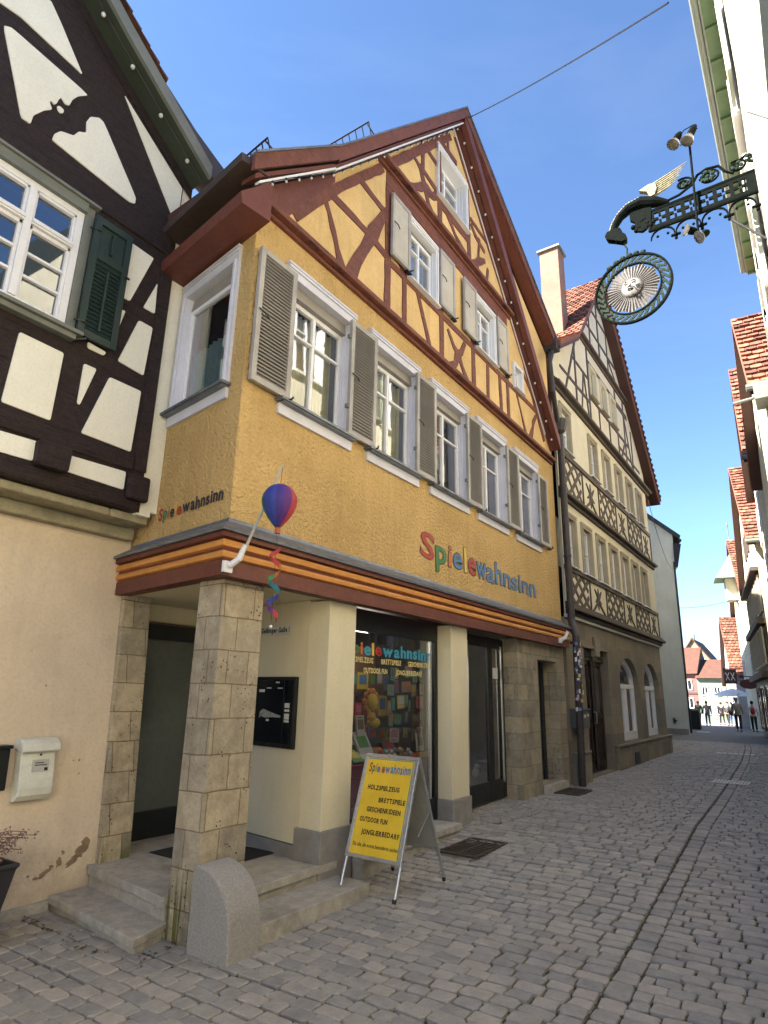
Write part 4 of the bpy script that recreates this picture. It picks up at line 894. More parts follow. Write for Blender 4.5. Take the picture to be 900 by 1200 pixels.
# guard stone at the foot of the pillar
m = MB(); pr = [(4.26, -.34), (4.26, .34)] + [(4.22 - .40 * math.sin(R(a)), -.02 + .38 * math.cos(R(a))) for a in range(0, 91, 9)] + [(3.80, -.34)]
yz(m, pr, 3.685, 4.02); tag(obj('guard_stone', m, GRA, bevel=.015), 'rounded grey granite guard stone leaning against the foot of the sandstone pillar', 'guard stone')

m = MB(); m.box(4.55, 5.35, 4.95, 5.95, .050, .062); mt_ = tag(obj('doormat', m, mat('black_coir', (.018, .017, .016), .95, (.03, .028, .026), 40, .8, 90), bevel=.004), 'dark doormat lying on the porch floor behind the sandstone pillar', 'doormat')
m = MB(); lr = random.Random(9)
for i in range(70):
    q = lr.random()
    if q < .5: x, y = 3.36 - abs(lr.gauss(0, .06)), lr.uniform(4.5, 6.1)
    elif q < .75: x, y = 3.45 + lr.uniform(-.1, .3), 4.48 - abs(lr.gauss(0, .05))
    else: x, y = lr.uniform(2.3, 3.3), 6.1 - abs(lr.gauss(0, .12))
    a = lr.uniform(0, 6.28); l = lr.uniform(.012, .03); z = gz(x, y) + .006; u = (math.cos(a) * l, math.sin(a) * l); v = (-u[1] * .5, u[0] * .5)
    m.add([(x - u[0], y - u[1], z), (x + v[0], y + v[1], z + .006), (x + u[0], y + u[1], z + lr.uniform(0, .01)), (x - v[0], y - v[1], z + .004)], [(0, 3, 2, 1)])
tag(obj('leaf_litter', m, mat('dead_leaf', (.12, .065, .03), .9, (.06, .035, .02), 30)), 'scattered dry brown leaf litter at the foot of the left steps', 'leaf litter', kind='stuff')
# pole, balloon wind spinner
t = thing('flag_pole', 'slim white pole slanting up from a bracket on the corner of the fascia', 'pole', (3.66, 4.12, 2.70))
m = MB(); m.box(3.60, 3.70, 4.13, 4.165, 2.66, 2.76); m.tube([(3.66, 4.13, 2.72), (3.69, 4.05, 2.78), (3.705, 4.0, 2.90)], [.03, .03, .024], 10); obj('bracket', m, WHT, t, bevel=.004)
m = MB(); m.tube([(3.70, 4.02, 2.82), (3.745, 3.86, 3.22), (3.79, 3.70, 3.62)], [.014, .012, .010], 8); obj('rod', m, mat('weathered_white_wood', (.48, .45, .40), .7), t)
t = thing('wind_spinner', 'rainbow hot-air balloon wind spinner with a spiral tail hanging from the slim pole', 'wind spinner', (3.80, 3.72, 3.27))
BC = [mat('cloth_' + n_, c_, .7, None, 8, .15, 80) for n_, c_ in (('blue', (.035, .055, .30)), ('indigo', (.055, .03, .22)), ('purple', (.12, .03, .20)), ('red', (.45, .05, .06)), ('orange', (.50, .16, .04)), ('green', (.04, .22, .08)), ('teal', (.02, .16, .24)))]
m = MB(); N_ = 48; prof = [(a_ * .80, b_ * .88 + .0) for a_, b_ in ((.001, .19), (.06, .183), (.11, .162), (.15, .125), (.178, .075), (.188, .02), (.180, -.035), (.155, -.095), (.12, -.15), (.085, -.195), (.05, -.235), (.032, -.25))]
order = [3, 3, 2, 1, 0, 0, 6, 5, 4, 3, 4, 5]; vs = []
for r_, z in prof:
    for k in range(N_):
        q = k % 4; rr_ = r_ * (1 + (.0, .035, .045, .035)[q]); a = 6.2832 * k / N_ ; vs.append((3.80 + rr_ * math.cos(a), 3.72 + rr_ * math.sin(a), 3.27 + z))
for i in range(len(prof) - 1):
    for k in range(N_): m.f.append((i * N_ + k, i * N_ + (k + 1) % N_, (i + 1) * N_ + (k + 1) % N_, (i + 1) * N_ + k)); m.m.append([4, 5, 6, 6, 5, 0, 0, 1, 2, 3, 3, 4][k // 4])
m.v = [Vector(v) for v in vs]; obj('balloon_envelope', m, BC, t, smooth=True)
m = MB(); m.lathe([(.026, 0), (.021, .05), (.028, .055)], (3.80, 3.72, 2.99), 10); obj('basket', m, mat('red_basket', (.45, .13, .07), .7), t)
m = MB(); m.tube([(3.79, 3.70, 3.62), (3.80, 3.72, 3.46)], .002, 4); m.tube([(3.80, 3.72, 2.965), (3.80, 3.72, 2.20)], .0018, 4); obj('cord', m, BLK, t)
m = MB(); n = 60
for i in range(n):
    z0_, z1_ = 2.86 - .62 * i / n, 2.86 - .62 * (i + 1) / n; a0, a1 = 6.2832 * 3.0 * i / n, 6.2832 * 3.0 * (i + 1) / n
    m.mi = [3, 3, 4, 5, 6, 0, 2, 3][int(i / n * 8)]
    w0 = .022
    m.add([(3.80 + .055 * math.cos(a0), 3.72 + .055 * math.sin(a0), z0_ + w0), (3.80 + .055 * math.cos(a1), 3.72 + .055 * math.sin(a1), z1_ + w0), (3.80 + .045 * math.cos(a1), 3.72 + .045 * math.sin(a1), z1_ - w0), (3.80 + .045 * math.cos(a0), 3.72 + .045 * math.sin(a0), z0_ - w0)], [(0, 1, 2, 3)])
obj('spiral_tail', m, BC, t)
m = MB(); m.ball((3.80, 3.72, 2.19), .014, 8); obj('bead', m, WHT, t)
t = thing('flag_bracket', 'small empty white flag bracket at the right end of the fascia', 'bracket', (12.36, 4.15, 2.74))
m = MB(); m.box(12.30, 12.42, 4.12, 4.165, 2.70, 2.80); obj('mounting_plate', m, WHT, t, bevel=.004)
m = MB(); m.tube([(12.36, 4.13, 2.76), (12.38, 4.05, 2.80), (12.40, 4.0, 2.93)], [.035, .035, .028], 8); obj('socket', m, WHT, t)

# black panel and street plate on the porch wall
t = thing('wall_cabinet', 'flat black cabinet with a grey picture and small labels on the porch wall', 'display cabinet', tuple(M5 @ Vector((-.5, 0, 1.08))))
m = MB(); m.box(-.98, -.12, -.045, 0, 1.08, 1.83, M=M5); obj('cabinet', m, BLK, t, bevel=.01)
m = MB(); m.box(-.94, -.32, -.05, -.045, 1.13, 1.79, M=M5); m.box(-.30, -.16, -.05, -.045, 1.13, 1.79, M=M5); obj('pane', m, mat('black_gloss', (.008, .010, .014), .12, spec=.5), t)
m = MB(); m.prism([(-.72, 1.45), (-.66, 1.48), (-.56, 1.455), (-.35, 1.415), (-.35, 1.395), (-.50, 1.395), (-.62, 1.385), (-.70, 1.40), (-.735, 1.38)], -.054, -.05, M=M5); obj('picture', m, mat('picture_grey', (.38, .37, .35), .6, (.2, .2, .19), 30, 0, 60), t)
m = MB()
for a, b, c, d in ((-.76, -.66, 1.66, 1.69), (-.62, -.54, 1.70, 1.712), (-.42, -.34, 1.70, 1.712), (-.28, -.20, 1.50, 1.55), (-.28, -.20, 1.46, 1.485), (-.28, -.20, 1.38, 1.44), (-.28, -.20, 1.35, 1.372), (-.60, -.55, 1.35, 1.372), (-.46, -.40, 1.76, 1.775)): m.box(a, b, -.054, -.05, c, d, M=M5)
obj('printed_labels', m, mat('label_white', (.6, .6, .6), .6), t)
t = thing('street_plate', 'small white street name plate with black lettering high on the porch wall', 'street sign', tuple(M5 @ Vector((-.6, 0, 2.32))))
m = MB(); m.box(-.88, -.30, -.012, 0, 2.30, 2.41, M=M5); obj('plate', m, mat('enamel_white', (.62, .62, .58), .3), t, bevel=.004)
m = MB(); text(m, 'Gelbinger Ga\u00dfe 1', -.86, -.33, 2.33, .055, -.0135, .035, M=M5); obj('lettering', m, BLK, t)

# A-board
AB = thing('a_board_sign', 'aluminium A-board with a yellow toy shop poster standing on the cobbles', 'pavement sign', (5.5, 3.74, -.12))
ez = Vector((.42, 0, 1.18)).normalized(); ex = Vector((0, -1, 0)); ey = ez.cross(ex)
MA = Matrix(((ex.x, ey.x, ez.x, 5.30), (ex.y, ey.y, ez.y, 4.05), (ex.z, ey.z, ez.z, -.115), (0, 0, 0, 1)))
m = MB(); LH = 1.25
m.tube([(.0, .012, 0), (.0, .012, LH - .02)], .016, 8, M=MA); m.tube([(.62, .012, 0), (.62, .012, LH - .02)], .016, 8, M=MA)
for a, b, c, d in ((-.015, .635, LH - .035, LH), (-.015, .635, .28, .315), (-.015, .025, .315, LH - .035), (.595, .635, .315, LH - .035)): m.box(a, b, -.014, .012, c, d, M=MA)
obj('front_frame', m, ALU, AB, bevel=.005)
m = MB(); m.box(.025, .595, -.004, .004, .315, LH - .035, M=MA)
po = obj('poster', m, mat('yellow_poster', (.78, .52, .035), .35, (.72, .46, .03), 2, .15, 6, spec=.5), AB)
m = MB(); m.box(.03, .59, -.0065, -.0045, LH - .052, LH - .042, M=MA); m.box(.575, .585, -.0065, -.0045, .32, LH - .055, M=MA); obj('poster_border', m, mat('border_teal', (.12, .33, .38), .5), po)
m = MB(); text(m, NAME, .06, .56, 1.075, .085, -.0065, .03, .05, NC, M=MA); obj('poster_lettering', m, MULTI, po)
m = MB()
for s, a, b, z in (('HOLZSPIELZEUG', .09, .47, .905), ('BRETTSPIELE', .25, .56, .795), ('GESCHENKIDEEN', .13, .53, .70), ('OUTDOOR FUN', .07, .40, .605), ('JONGLIERBEDARF', .12, .56, .495)): m = MB(); text(m, s, a, b, z, .042, -.0065, .04, .06, M=MA); obj('poster_lettering', m, mat('poster_ink', (.05, .035, .02), .6), po)
m = MB(); text(m, 'F\u00fcr alle, die etwas besonderes suchen', .05, .57, .385, .034, -.0065, .02, .03, M=MA); obj('poster_lettering', m, mat('poster_ink', (.05, .035, .02), .6), po)
ez2 = Vector((-.50, 0, 1.18)).normalized(); ex2 = Vector((0, -1, 0)); ey2 = ez2.cross(ex2)
MBk = Matrix(((ex2.x, ey2.x, ez2.x, 6.23), (ex2.y, ey2.y, ez2.y, 4.05), (ex2.z, ey2.z, ez2.z, -.11), (0, 0, 0, 1)))
m = MB(); m.tube([(0, 0, 0), (0, 0, 1.27)], .014, 8, M=MBk); m.tube([(.62, 0, 0), (.62, 0, 1.27)], .014, 8, M=MBk); m.box(0, .62, -.012, .012, .30, .33, M=MBk); m.box(0, .62, -.012, .012, 1.22, 1.25, M=MBk); m.tube([(.62, -.3, .62), (.62, .0, .72)], .006, 6, M=MBk); obj('rear_frame', m, ALU, AB)
m = MB(); m.box(.014, .606, -.003, .003, .33, 1.22, M=MBk); obj('rear_panel', m, mat('grey_backing', (.30, .31, .31), .5), AB)
m = MB()
for y in (4.05, 3.43): m.tube([(5.30, y, -.135), (5.307, y, -.10)], .02, 8); m.tube([(6.23, y, -.135), (6.222, y, -.10)], .018, 8)
obj('rubber_foot', m, BLK, AB)

# ------------------------------------------------------------ cream half-timbered house further on
H3 = thing('brown_timbered_house', 'tall cream gabled house with brown lattice timbering over an olive grey stone ground floor', 'house', (13.2, 4.3, 0))
def arch(x0, x1, z0, zs, zt, n=10):
    return [(x0, z0), (x1, z0)] + [((x0 + x1) / 2 + (x1 - x0) / 2 * math.cos(math.pi * i / n), zs + (zt - zs) * math.sin(math.pi * i / n)) for i in range(n + 1)]
A1, A2 = arch(17.35, 19.42, .60, 2.05, 2.74), arch(20.15, 22.15, .60, 2.05, 2.72)
m = MB(); m.prism([(13.16, -.1), (22.85, -.1), (22.85, 3.32), (13.16, 3.32)], 4.3, 4.52, [[(14.36, .03), (16.32, .03), (16.32, 2.76), (14.36, 2.76)], A1, A2]); m.box(22.79, 22.85, 4.53, 18, -.1, 9); m.box(13.16, 13.22, 4.53, 18, -.1, 9); obj('stone_wall', m, H3G, H3)
m = MB(); m.box(13.12, 13.98, 4.16, 4.3, -.1, .56); m.box(16.40, 22.95, 4.20, 4.3, -.1, .52); m.box(16.40, 22.97, 4.17, 4.3, .52, .58); m.box(13.10, 14.0, 4.14, 4.3, .56, .60); obj('plinth', m, H3G, H3, bevel=.02)
m = MB(); m.prism([(14.2, 2.765), (16.5, 2.765), (16.5, 2.83), (14.2, 2.83)], 4.27, 4.302); m.prism([(15.15, 2.6), (15.45, 2.6), (15.52, 3.05), (15.08, 3.05)], 4.24, 4.36); obj('door_lintel', m, H3G, H3)
m = MB(); m.box(13.16, 22.9, 4.24, 4.3, 3.32, 3.40); obj('pale_string_course', m, PLW, H3)
DBR = mat('dark_brown_door', (.035, .02, .016), .45, None, 4, .2, 30)
m = MB(); m.box(14.36, 16.32, 4.50, 4.58, .03, 2.76)
for x in (14.45, 15.4): 
    m.box(x, x + .8, 4.46, 4.50, .15, .25); m.box(x, x + .08, 4.46, 4.50, .25, 1.2); m.box(x + .72, x + .8, 4.46, 4.50, .25, 1.2); m.box(x, x + .8, 4.46, 4.50, 1.2, 1.3); m.box(x, x + .08, 4.46, 4.50, 1.3, 2.4); m.box(x + .72, x + .8, 4.46, 4.50, 1.3, 2.4); m.box(x, x + .8, 4.46, 4.50, 2.4, 2.5)
m.box(14.36, 16.32, 4.42, 4.46, 2.5, 2.6); m.tube([(15.33, 4.43, .1), (15.33, 4.43, 2.6)], .05, 8); dd = obj('door', m, DBR, H3, bevel=.008)
m = MB(); 
for x in (14.55, 15.5): m.box(x, x + .6, 4.49, 4.499, 1.32, 2.38)
obj('pane', m, GLD, dd)
m = MB(); m.tube([(15.24, 4.42, 1.1), (15.24, 4.36, 1.1), (15.24, 4.36, 1.35), (15.24, 4.42, 1.35)], .015, 6); obj('handle', m, ALU, dd)
for x0, x1 in ((17.35, 19.42), (20.15, 22.15)):
    m = MB(); a, b = 4.44, 4.51; o_ = arch(x0, x1, .60, 2.05, 2.73); i_ = arch(x0 + .13, x1 - .13, .80, 2.02, 2.58)
    m.prism(o_, a, b, [i_]); m.box(x0 + .13, x1 - .13, a - .01, b, 1.92, 2.04); m.box((x0 + x1) / 2 - .07, (x0 + x1) / 2 + .07, a - .015, b, .80, 1.92)
    aw = obj('arched_window', m, WHT, H3, bevel=.006)
    m = MB(); m.prism(i_, b - .02, b - .015); obj('pane', m, GLS, aw)
    obj('curtain', curtain_mb(x0 + .2, x1 - .2, .8, 2.0, 4.62, .03, .2), CRT, aw)
m = MB(); m.box(17.85, 18.35, 4.18, 4.21, .05, .33); vt = obj('vent_grille', m, BLK, H3)
YH = 4.25
m = MB(); hw = []; W2 = [13.36 + 1.245 * i for i in range(7)]; W3 = [13.5, 15.80, 17.14, 18.50, 19.86, 21.2]
for x in W2: hw.append([(x + .07, 4.52), (x + .78, 4.52), (x + .78, 5.66), (x + .07, 5.66)])
for x in W3: hw.append([(x + .07, 7.34), (x + .75, 7.34), (x + .75, 8.42), (x + .07, 8.42)])
for x in (16.5, 17.6, 18.7): hw.append([(x, 9.95), (x + .6, 9.95), (x + .6, 10.85), (x, 10.85)])
m.prism([(13.18, 3.42), (22.85, 3.42), (22.85, 9.45), (17.9, 14.30), (14.8, 10.72), (13.18, 9.6)], YH, YH + .05, hw); obj('plaster_wall', m, H3C, H3)
m = MB()
def mld(z, x0=13.14, x1=22.95, big=1):
    for a, b, p in ((-.12, -.03, .05), (-.03, .05, .14), (.05, .09, .10), (.09, .15, .06)): m.box(x0, x1, YH - p * big, YH + .01, z + a, z + b)
mld(3.50, big=1.2); mld(6.10, big=1.2); mld(8.85, x1=23.2, big=1.3); mld(11.52, 15.4, 20.9); obj('timber_moulding', m, H3T, H3, bevel=.015)
tb = MB(); F_, B_ = YH - .018, YH + .004
tb.box(13.2, 22.8, YH - .05, YH, 4.36, 4.46); tb.box(13.2, 22.8, YH - .05, YH, 7.12, 7.24)
def lattice(x0, x1, z0, z1):
    w_ = x1 - x0; h_ = z1 - z0
    for k in range(-1, 3):
        xa = x0 + w_ * k / 3
        for s in (1, -1):
            p, q = (xa, z0 if s > 0 else z1), (xa + w_ * 2 / 3, z1 if s > 0 else z0); pts = []
            for t_ in (0, .2, .4, .6, .8, 1):
                X_ = p[0] + (q[0] - p[0]) * t_; Z_ = p[1] + (q[1] - p[1]) * t_
                if x0 <= X_ <= x1: pts.append((X_ + .03 * math.sin(t_ * 6.28), Z_))
            if len(pts) > 1: tb.stroke(pts, .095, F_ - .002 * s, B_)
def star(x0, x1, z0, z1):
    c = ((x0 + x1) / 2, (z0 + z1) / 2)
    for a in (38, 90, 142, 200, 270, 340):
        l = (z1 - z0) * (.5 if a in (38, 142) else .38); u = (math.cos(R(a)), math.sin(R(a)))
        pts = [c, (c[0] + u[0] * l * .45 + .03 * u[1], c[1] + u[1] * l * .45), (c[0] + u[0] * l, c[1] + u[1] * l)]
        tb.stroke(pts, [.16, .09, .03], F_ - .001 * (a % 5), B_)
    tb.stroke([(x0 + .12, z0), (c[0] - .12, z0 + .22), c], [.05, .07, .1], F_ - .006, B_); tb.stroke([(x1 - .12, z0), (c[0] + .12, z0 + .22), c], [.05, .07, .1], F_ - .007, B_)
for z0, z1 in ((3.66, 4.36), (6.26, 7.12)):
    for i in range(6):
        x0 = 13.25 + 1.6 * i; x1 = x0 + 1.6
        if i % 2 == 0: lattice(x0 + .08, x1 + .12, z0, z1)
        else: star(x0 + .2, x1 - .1, z0, z1)
        tb.box(x1 + (.15 if i % 2 == 0 else -.02), x1 + (.2 if i % 2 == 0 else .03), F_ - .01, B_, z0, z1)
for pts, wd in (([(14.1, 9.0), (15.3, 11.1)], .09), ([(15.1, 9.0), (15.15, 11.0)], .10), ([(13.8, 9.6), (16.3, 9.65)], .09), ([(14.9, 10.4), (16.4, 10.38)], .09), ([(16.35, 9.0), (16.38, 11.4)], .11), ([(15.5, 9.0), (15.9, 10.4)], .08), ([(15.9, 10.4), (16.2, 9.0)], .08),
                ([(16.4, 9.85), (20.9, 9.85)], .10), ([(19.45, 9.0), (19.45, 11.4)], .11), ([(17.3, 9.0), (17.3, 9.8)], .09), ([(18.4, 9.0), (18.4, 9.8)], .09), ([(19.5, 9.4), (22.2, 9.35)], .09), ([(19.5, 10.9), (20.9, 10.9)], .09), ([(20.4, 9.0), (20.45, 11.4)], .10), ([(21.3, 9.0), (21.3, 10.6)], .10), ([(19.6, 9.0), (20.3, 9.8)], .08), ([(20.5, 10.8), (21.2, 9.0)], .08),
                ([(16.4, 11.0), (20.9, 11.0)], .09), ([(16.0, 12.35), (19.8, 12.35)], .10), ([(16.9, 11.7), (16.95, 13.1)], .09), ([(17.9, 11.7), (17.9, 14.2)], .10), ([(18.9, 11.7), (18.9, 13.2)], .09), ([(16.0, 11.7), (17.0, 13.2)], .08), ([(18.9, 12.3), (19.9, 11.7)], .08), ([(17.0, 13.2), (18.9, 13.2)], .09), ([(15.5, 11.6), (16.0, 12.1)], .08)):
    tb.rough(pts, wd, F_ - random.uniform(0, .006), B_, j=.12)
obj('timber_frame', tb, H3T, H3)
first = None
for z, xs_l in ((4.50, W2), (7.32, W3)):
    for i, x in enumerate(xs_l):
        hgt = 1.22 if z < 5 else 1.16
        sash_window(H3, x, YH, z, .85 if z < 5 else .82, hgt, trim=.09, reveal=.12, blind=0, top=.09, transom=.48, curt=('sides', 'full', None)[(i * 2 + (z > 5)) % 3], sill=.04, apron=False, tm=H3W, wm=WHT)
for x in (16.5, 17.6, 18.7): sash_window(H3, x - .05, YH, 9.95, .70, .95, trim=.07, reveal=.1, blind=0, top=.06, curt=None, sill=.04, apron=False, tm=H3C, wm=H3W)
m = MB(); m.box(13.3, 22.7, 5.4, 5.5, 0, 9.4); m.box(13.3, 22.7, 4.5, 18, 3.36, 3.4); obj('inner_wall', m, DKI, H3)
P3, K3, E3, Q3 = (17.9, 14.62), (14.7, 10.92), (13.02, 9.82), (23.9, 8.72)
m = MB(); 
for a, b in ((E3, K3), (K3, P3), (P3, Q3)): sline(m, a, b, -.02, -.14, 3.94, 17)
tiled_slope(m, (K3[0], 3.9, K3[1]), (P3[0], 3.9, P3[1]), (P3[0], 17, P3[1]), (K3[0], 17, K3[1])) if False else None
def slope_tiles(m, lo, hi, y0, y1): tiled_slope(m, (lo[0], y1, lo[1]), (lo[0], y0, lo[1]), (hi[0], y0, hi[1]), (hi[0], y1, hi[1]), .19, .17, .025)
slope_tiles(m, K3, P3, 3.9, 14); slope_tiles(m, E3, K3, 3.9, 14); obj('roof', m, TILE, H3)
m = MB(); sline(m, P3, Q3, .03, -.02, 3.9, 4.2)
for i in range(38):
    t_ = i / 38; x = P3[0] + (Q3[0] - P3[0]) * t_; z = P3[1] + (Q3[1] - P3[1]) * t_; m.box(x, x + .13, 3.88, 4.1, z - .03, z + .045)
obj('verge_tiles', m, TILED, H3)
m = MB(); sline(m, (15.0, 11.25), P3, -.16, -.24, 3.96, YH); sline(m, P3, (23.8, 8.82), -.14, -.26, 3.96, YH); sline(m, E3, K3, -.14, -.24, 3.96, YH); obj('soffit', m, mat('red_brown_board', (.075, .035, .028), .6), H3)
m = MB(); m.box(14.98, 15.50, 4.44, 4.98, 10.8, 14.02)
ch = obj('chimney', m, mat('tan_render', (.27, .150, .108), .85, (.23, .125, .09), 1.5, .2, 30), H3, bevel=.01)
m = MB(); m.box(14.92, 15.56, 4.38, 5.04, 14.02, 14.08); obj('cap', m, GREY, ch)
m = MB(); m.box(22.95, 33.5, 7.6, 18, -.1, 13.5); yz(m, [(7.6, 13.5), (18, 13.5), (12.8, 17)], 22.95, 33.5); obj('unseen_shade_wing', m, H3C, H3)  # unseen wing, added to keep the sun off the pale green side wall
# things fixed to it
t = thing('letterbox', 'grey double letterbox mounted left of the dark brown house door', 'letterbox', (13.5, 4.3, 1.05))
m = MB(); m.box(13.12, 13.90, 4.12, 4.3, 1.06, 1.42); obj('box_body', m, mat('grey_steel', (.13, .135, .14), .4, metal=.3), t, bevel=.02)
m = MB(); m.box(13.1, 13.92, 4.10, 4.3, 1.42, 1.45); obj('lid', m, MATS['grey_steel'], t)
m = MB(); m.box(13.50, 13.60, 4.113, 4.119, 1.27, 1.33); m.box(13.72, 13.80, 4.113, 4.119, 1.29, 1.34); obj('name_sticker', m, MATS['sticker_white'], t)

# ------------------------------------------------------------ pale green house behind it
H4 = thing('pale_green_house', 'plain pale green rendered house with a dark eave, its blank side wall facing the camera', 'house', (35, 5.6, 0))
HM = T_((35.05, 5.5, 0)) @ Matrix.Rotation(R(-83), 4, 'Z')       # local x back from the corner -> mirrored below
m = MB()
def yzp(m, prof, x0, x1):
    yz(m, prof, x0, x1)
yzp(m, [(5.56, -.1), (5.36, 10.1), (8.6, 13.1), (12, 10.2), (12, -.1)], 35.0, 47); obj('wall', m, H4W, H4)
m = MB(); yzp(m, [(5.0, 9.75), (8.6, 13.15), (8.6, 13.4), (4.95, 9.95)], 34.85, 47); yzp(m, [(8.6, 13.15), (12.4, 9.9), (12.4, 10.1), (8.6, 13.4)], 34.85, 47); obj('roof', m, mat('dark_slate_roof', (.03, .04, .038), .6), H4)
m = MB(); yzp(m, [(4.98, 9.5), (5.36, 9.6), (5.4, 8.3), (5.25, 8.3)], 34.95, 46.9); m.tube([(34.95, 5.02, 9.7), (47, 5.02, 9.7)], .09, 8); m.tube([(35.0, 5.42, 8.6), (35.02, 5.50, .1)], .05, 8); obj('eave_board', m, BLK, H4)
m = MB(); m.box(34.93, 35.0, 5.6, 12, -.1, .28); obj('plinth', m, PLN, H4)
t = thing('alarm_box', 'small dark triangular fitting on the blank wall of the pale green house', 'wall fitting', (34.95, 6.2, .65))
m = MB(); m.prism([(0, -.12), (.18, 0), (0, .12)], -.05, .05, M=T_((34.96, 6.25, .65)) @ Matrix.Rotation(R(-90), 4, 'Z')); obj('hood', m, BLK, t)
m = MB(); m.tube([(34.98, 6.2, .5), (34.98, 6.2, .8)], .03, 6); obj('mounting', m, GREY, t)

for ch_ in H4.children:
    for v_ in ch_.data.vertices: v_.co.y += max(0, v_.co.x) * .30
# ------------------------------------------------------------ long cream house close on the right
HR = thing('cream_eaves_house', 'pale cream house with sage green eaves towering at the right edge of the picture', 'house', (6, -.2, 0))
XE, ZE, XS0 = 15.3, 11.62, 6.0
wins = [(x, z) for z in (2.9, 5.9, 8.9) for x in (7.55, 9.4, 11.25, 13.1)]
m = MB(); hl = [[(-(x + 1.0), z), (-x, z), (-x, z + 1.7), (-(x + 1.0), z + 1.7)] for x, z in wins]
MR = Matrix.Rotation(math.pi, 4, 'Z')                       # local x = -X, local y into the house (-Y)
m.prism([(-XE, 0), (-XS0, 0), (-XS0, ZE), (-XE, ZE)], .20, .45, [[(a, b) for a, b in h] for h in hl], M=MR)
m.box(15.05, XE, -8, -.45, 0, ZE); m.box(XS0, XS0 + .2, -8, -.45, 0, ZE); obj('wall', m, CRW, HR)
m = MB(); m.box(XS0, XE, -1.6, -1.5, 0, ZE); obj('inner_wall', m, DKI, HR)
m = MB(); m.box(XS0, XE + .02, -.198, .04, ZE - .06, ZE)
x = XS0
while x < XE: m.box(x, x + .05, -.198, .04, ZE - .11, ZE - .06); x += .62
obj('eaves_soffit', m, SFG, HR)
m = MB(); m.box(XS0, XE, .042, .07, ZE - .08, ZE + .06); m.tube([(XS0, .12, ZE + .02), (XE + .03, .12, ZE + .02)], .065, 8); obj('gutter', m, mat('pale_gutter', (.30, .33, .28), .5), HR)
m = MB(); yzp(m, [(.10, ZE + .02), (.05, ZE + .22), (-4, ZE + 1.3), (-8, ZE)], XS0, XE); obj('roof', m, mat('dark_slate_roof', (.03, .04, .038), .6), HR)
for x, z in wins:
    if z < 5 and x < 1: continue
    r = sash_window(HR, -(x + 1.1), .20, z - .1, 1.2, 1.9, M0=MR, trim=.12, reveal=.16, blind=0, top=.12, curt='sides', sill=.04, apron=False, tm=WHT, wm=WHT)
    og = MR @ Vector((-(x + 1.1), .20, z - .1)); Mw = MR @ T_((-(x + 1.1), .20, z - .1))
    shutter(r, og, Mw, -.62, -.02, .05, 1.8, fm=mat('pale_green_shutter', (.50, .54, .46), .6), sm=MATS['pale_green_shutter'], hook=False)
    shutter(r, og, Mw, 1.22, 1.82, .05, 1.8, fm=MATS['pale_green_shutter'], sm=MATS['pale_green_shutter'], hook=False)

HQ = thing('lower_opposite_house', 'cream house with a dark roof, mirrored in the white window of the timbered house', 'house', (0, -.8, 0))
m = MB(); m.box(-12, 5.8, -7, -.8, 0, 6.9); yzp(m, [(-.8, 6.9), (-3.9, 9.4), (-7, 6.9)], -12, 5.8); obj('wall', m, CRW, HQ)
m = MB(); yzp(m, [(-.4, 6.65), (-3.9, 9.5), (-3.9, 9.7), (-.35, 6.8)], -12, 5.9); yzp(m, [(-3.9, 9.5), (-7.4, 6.7), (-7.4, 6.9), (-3.9, 9.7)], -12, 5.9); obj('roof', m, mat('dark_slate_roof', (.03, .04, .038), .6), HQ)
# ------------------------------------------------------------ gable-fronted houses down the right side
def gable_house(name, lab, A, P, B, wallm, roofm, depth=8, oh=.3, base=-.2, soff=None, setback=.30):
    """A near eave, P peak, B far eave of the front verge (x, y, z)"""
    A, P, B = map(Vector, (A, P, B)); d = Vector((B.x - A.x, B.y - A.y, 0)).normalized(); n = Vector((d.y, -d.x, 0))    # n points away from the street (-Y)
    h = thing(name, lab, 'house', (A.x, A.y - setback, base))
    t_ = (P - A).dot(d)
    P = Vector((A.x + d.x * t_, A.y + d.y * t_, P.z)); m = MB()
    ang = math.atan2(d.y, d.x); Mh = T_((A.x, A.y, 0)) @ Matrix.Rotation(ang, 4, 'Z')        # local x along front, local -y away from street
    Lb = (B - A).dot(d)
    e = .35
    wp = [(e, base), (Lb - e, base), (Lb - e, B.z + .02), (t_, P.z - .25), (e, A.z + .02)]
    m.prism(wp, -depth, -setback, M=Mh); obj('wall', m, wallm, h)
    m = MB(); 
    def sl(a, b, top, bot, y0, y1): m.prism([(a[0], a[1] + bot), (b[0], b[1] + bot), (b[0], b[1] + top), (a[0], a[1] + top)], y0, y1, M=Mh)
    sl((0, A.z), (t_, P.z), 0, -.16, -depth, 0); sl((t_, P.z), (Lb, B.z), 0, -.16, -depth, 0)
    q = [Mh @ Vector(p) for p in ((0, -depth, A.z), (0, 0, A.z), (t_, 0, P.z), (t_, -depth, P.z))]
    tiled_slope(m, q[1], q[0], q[3], q[2], .24, .22, .035) if False else tiled_slope(m, q[1], q[0], q[3], q[2], .26, .26, .06)
    obj('roof', m, roofm, h)
    m = MB(); sl((0, A.z), (t_, P.z), -.17, -.24, -setback - .01, -.02); sl((t_, P.z), (Lb, B.z), -.17, -.24, -setback - .01, -.02)
    obj('verge_soffit', m, soff or MATS['red_brown_board'], h)
    m = MB(); m.tube([Mh @ Vector((-.06, -depth, A.z - .08)), Mh @ Vector((-.06, .05, A.z - .08))], .09, 8); obj('gutter', m, GREY, h)
    return h, Mh, Lb, t_
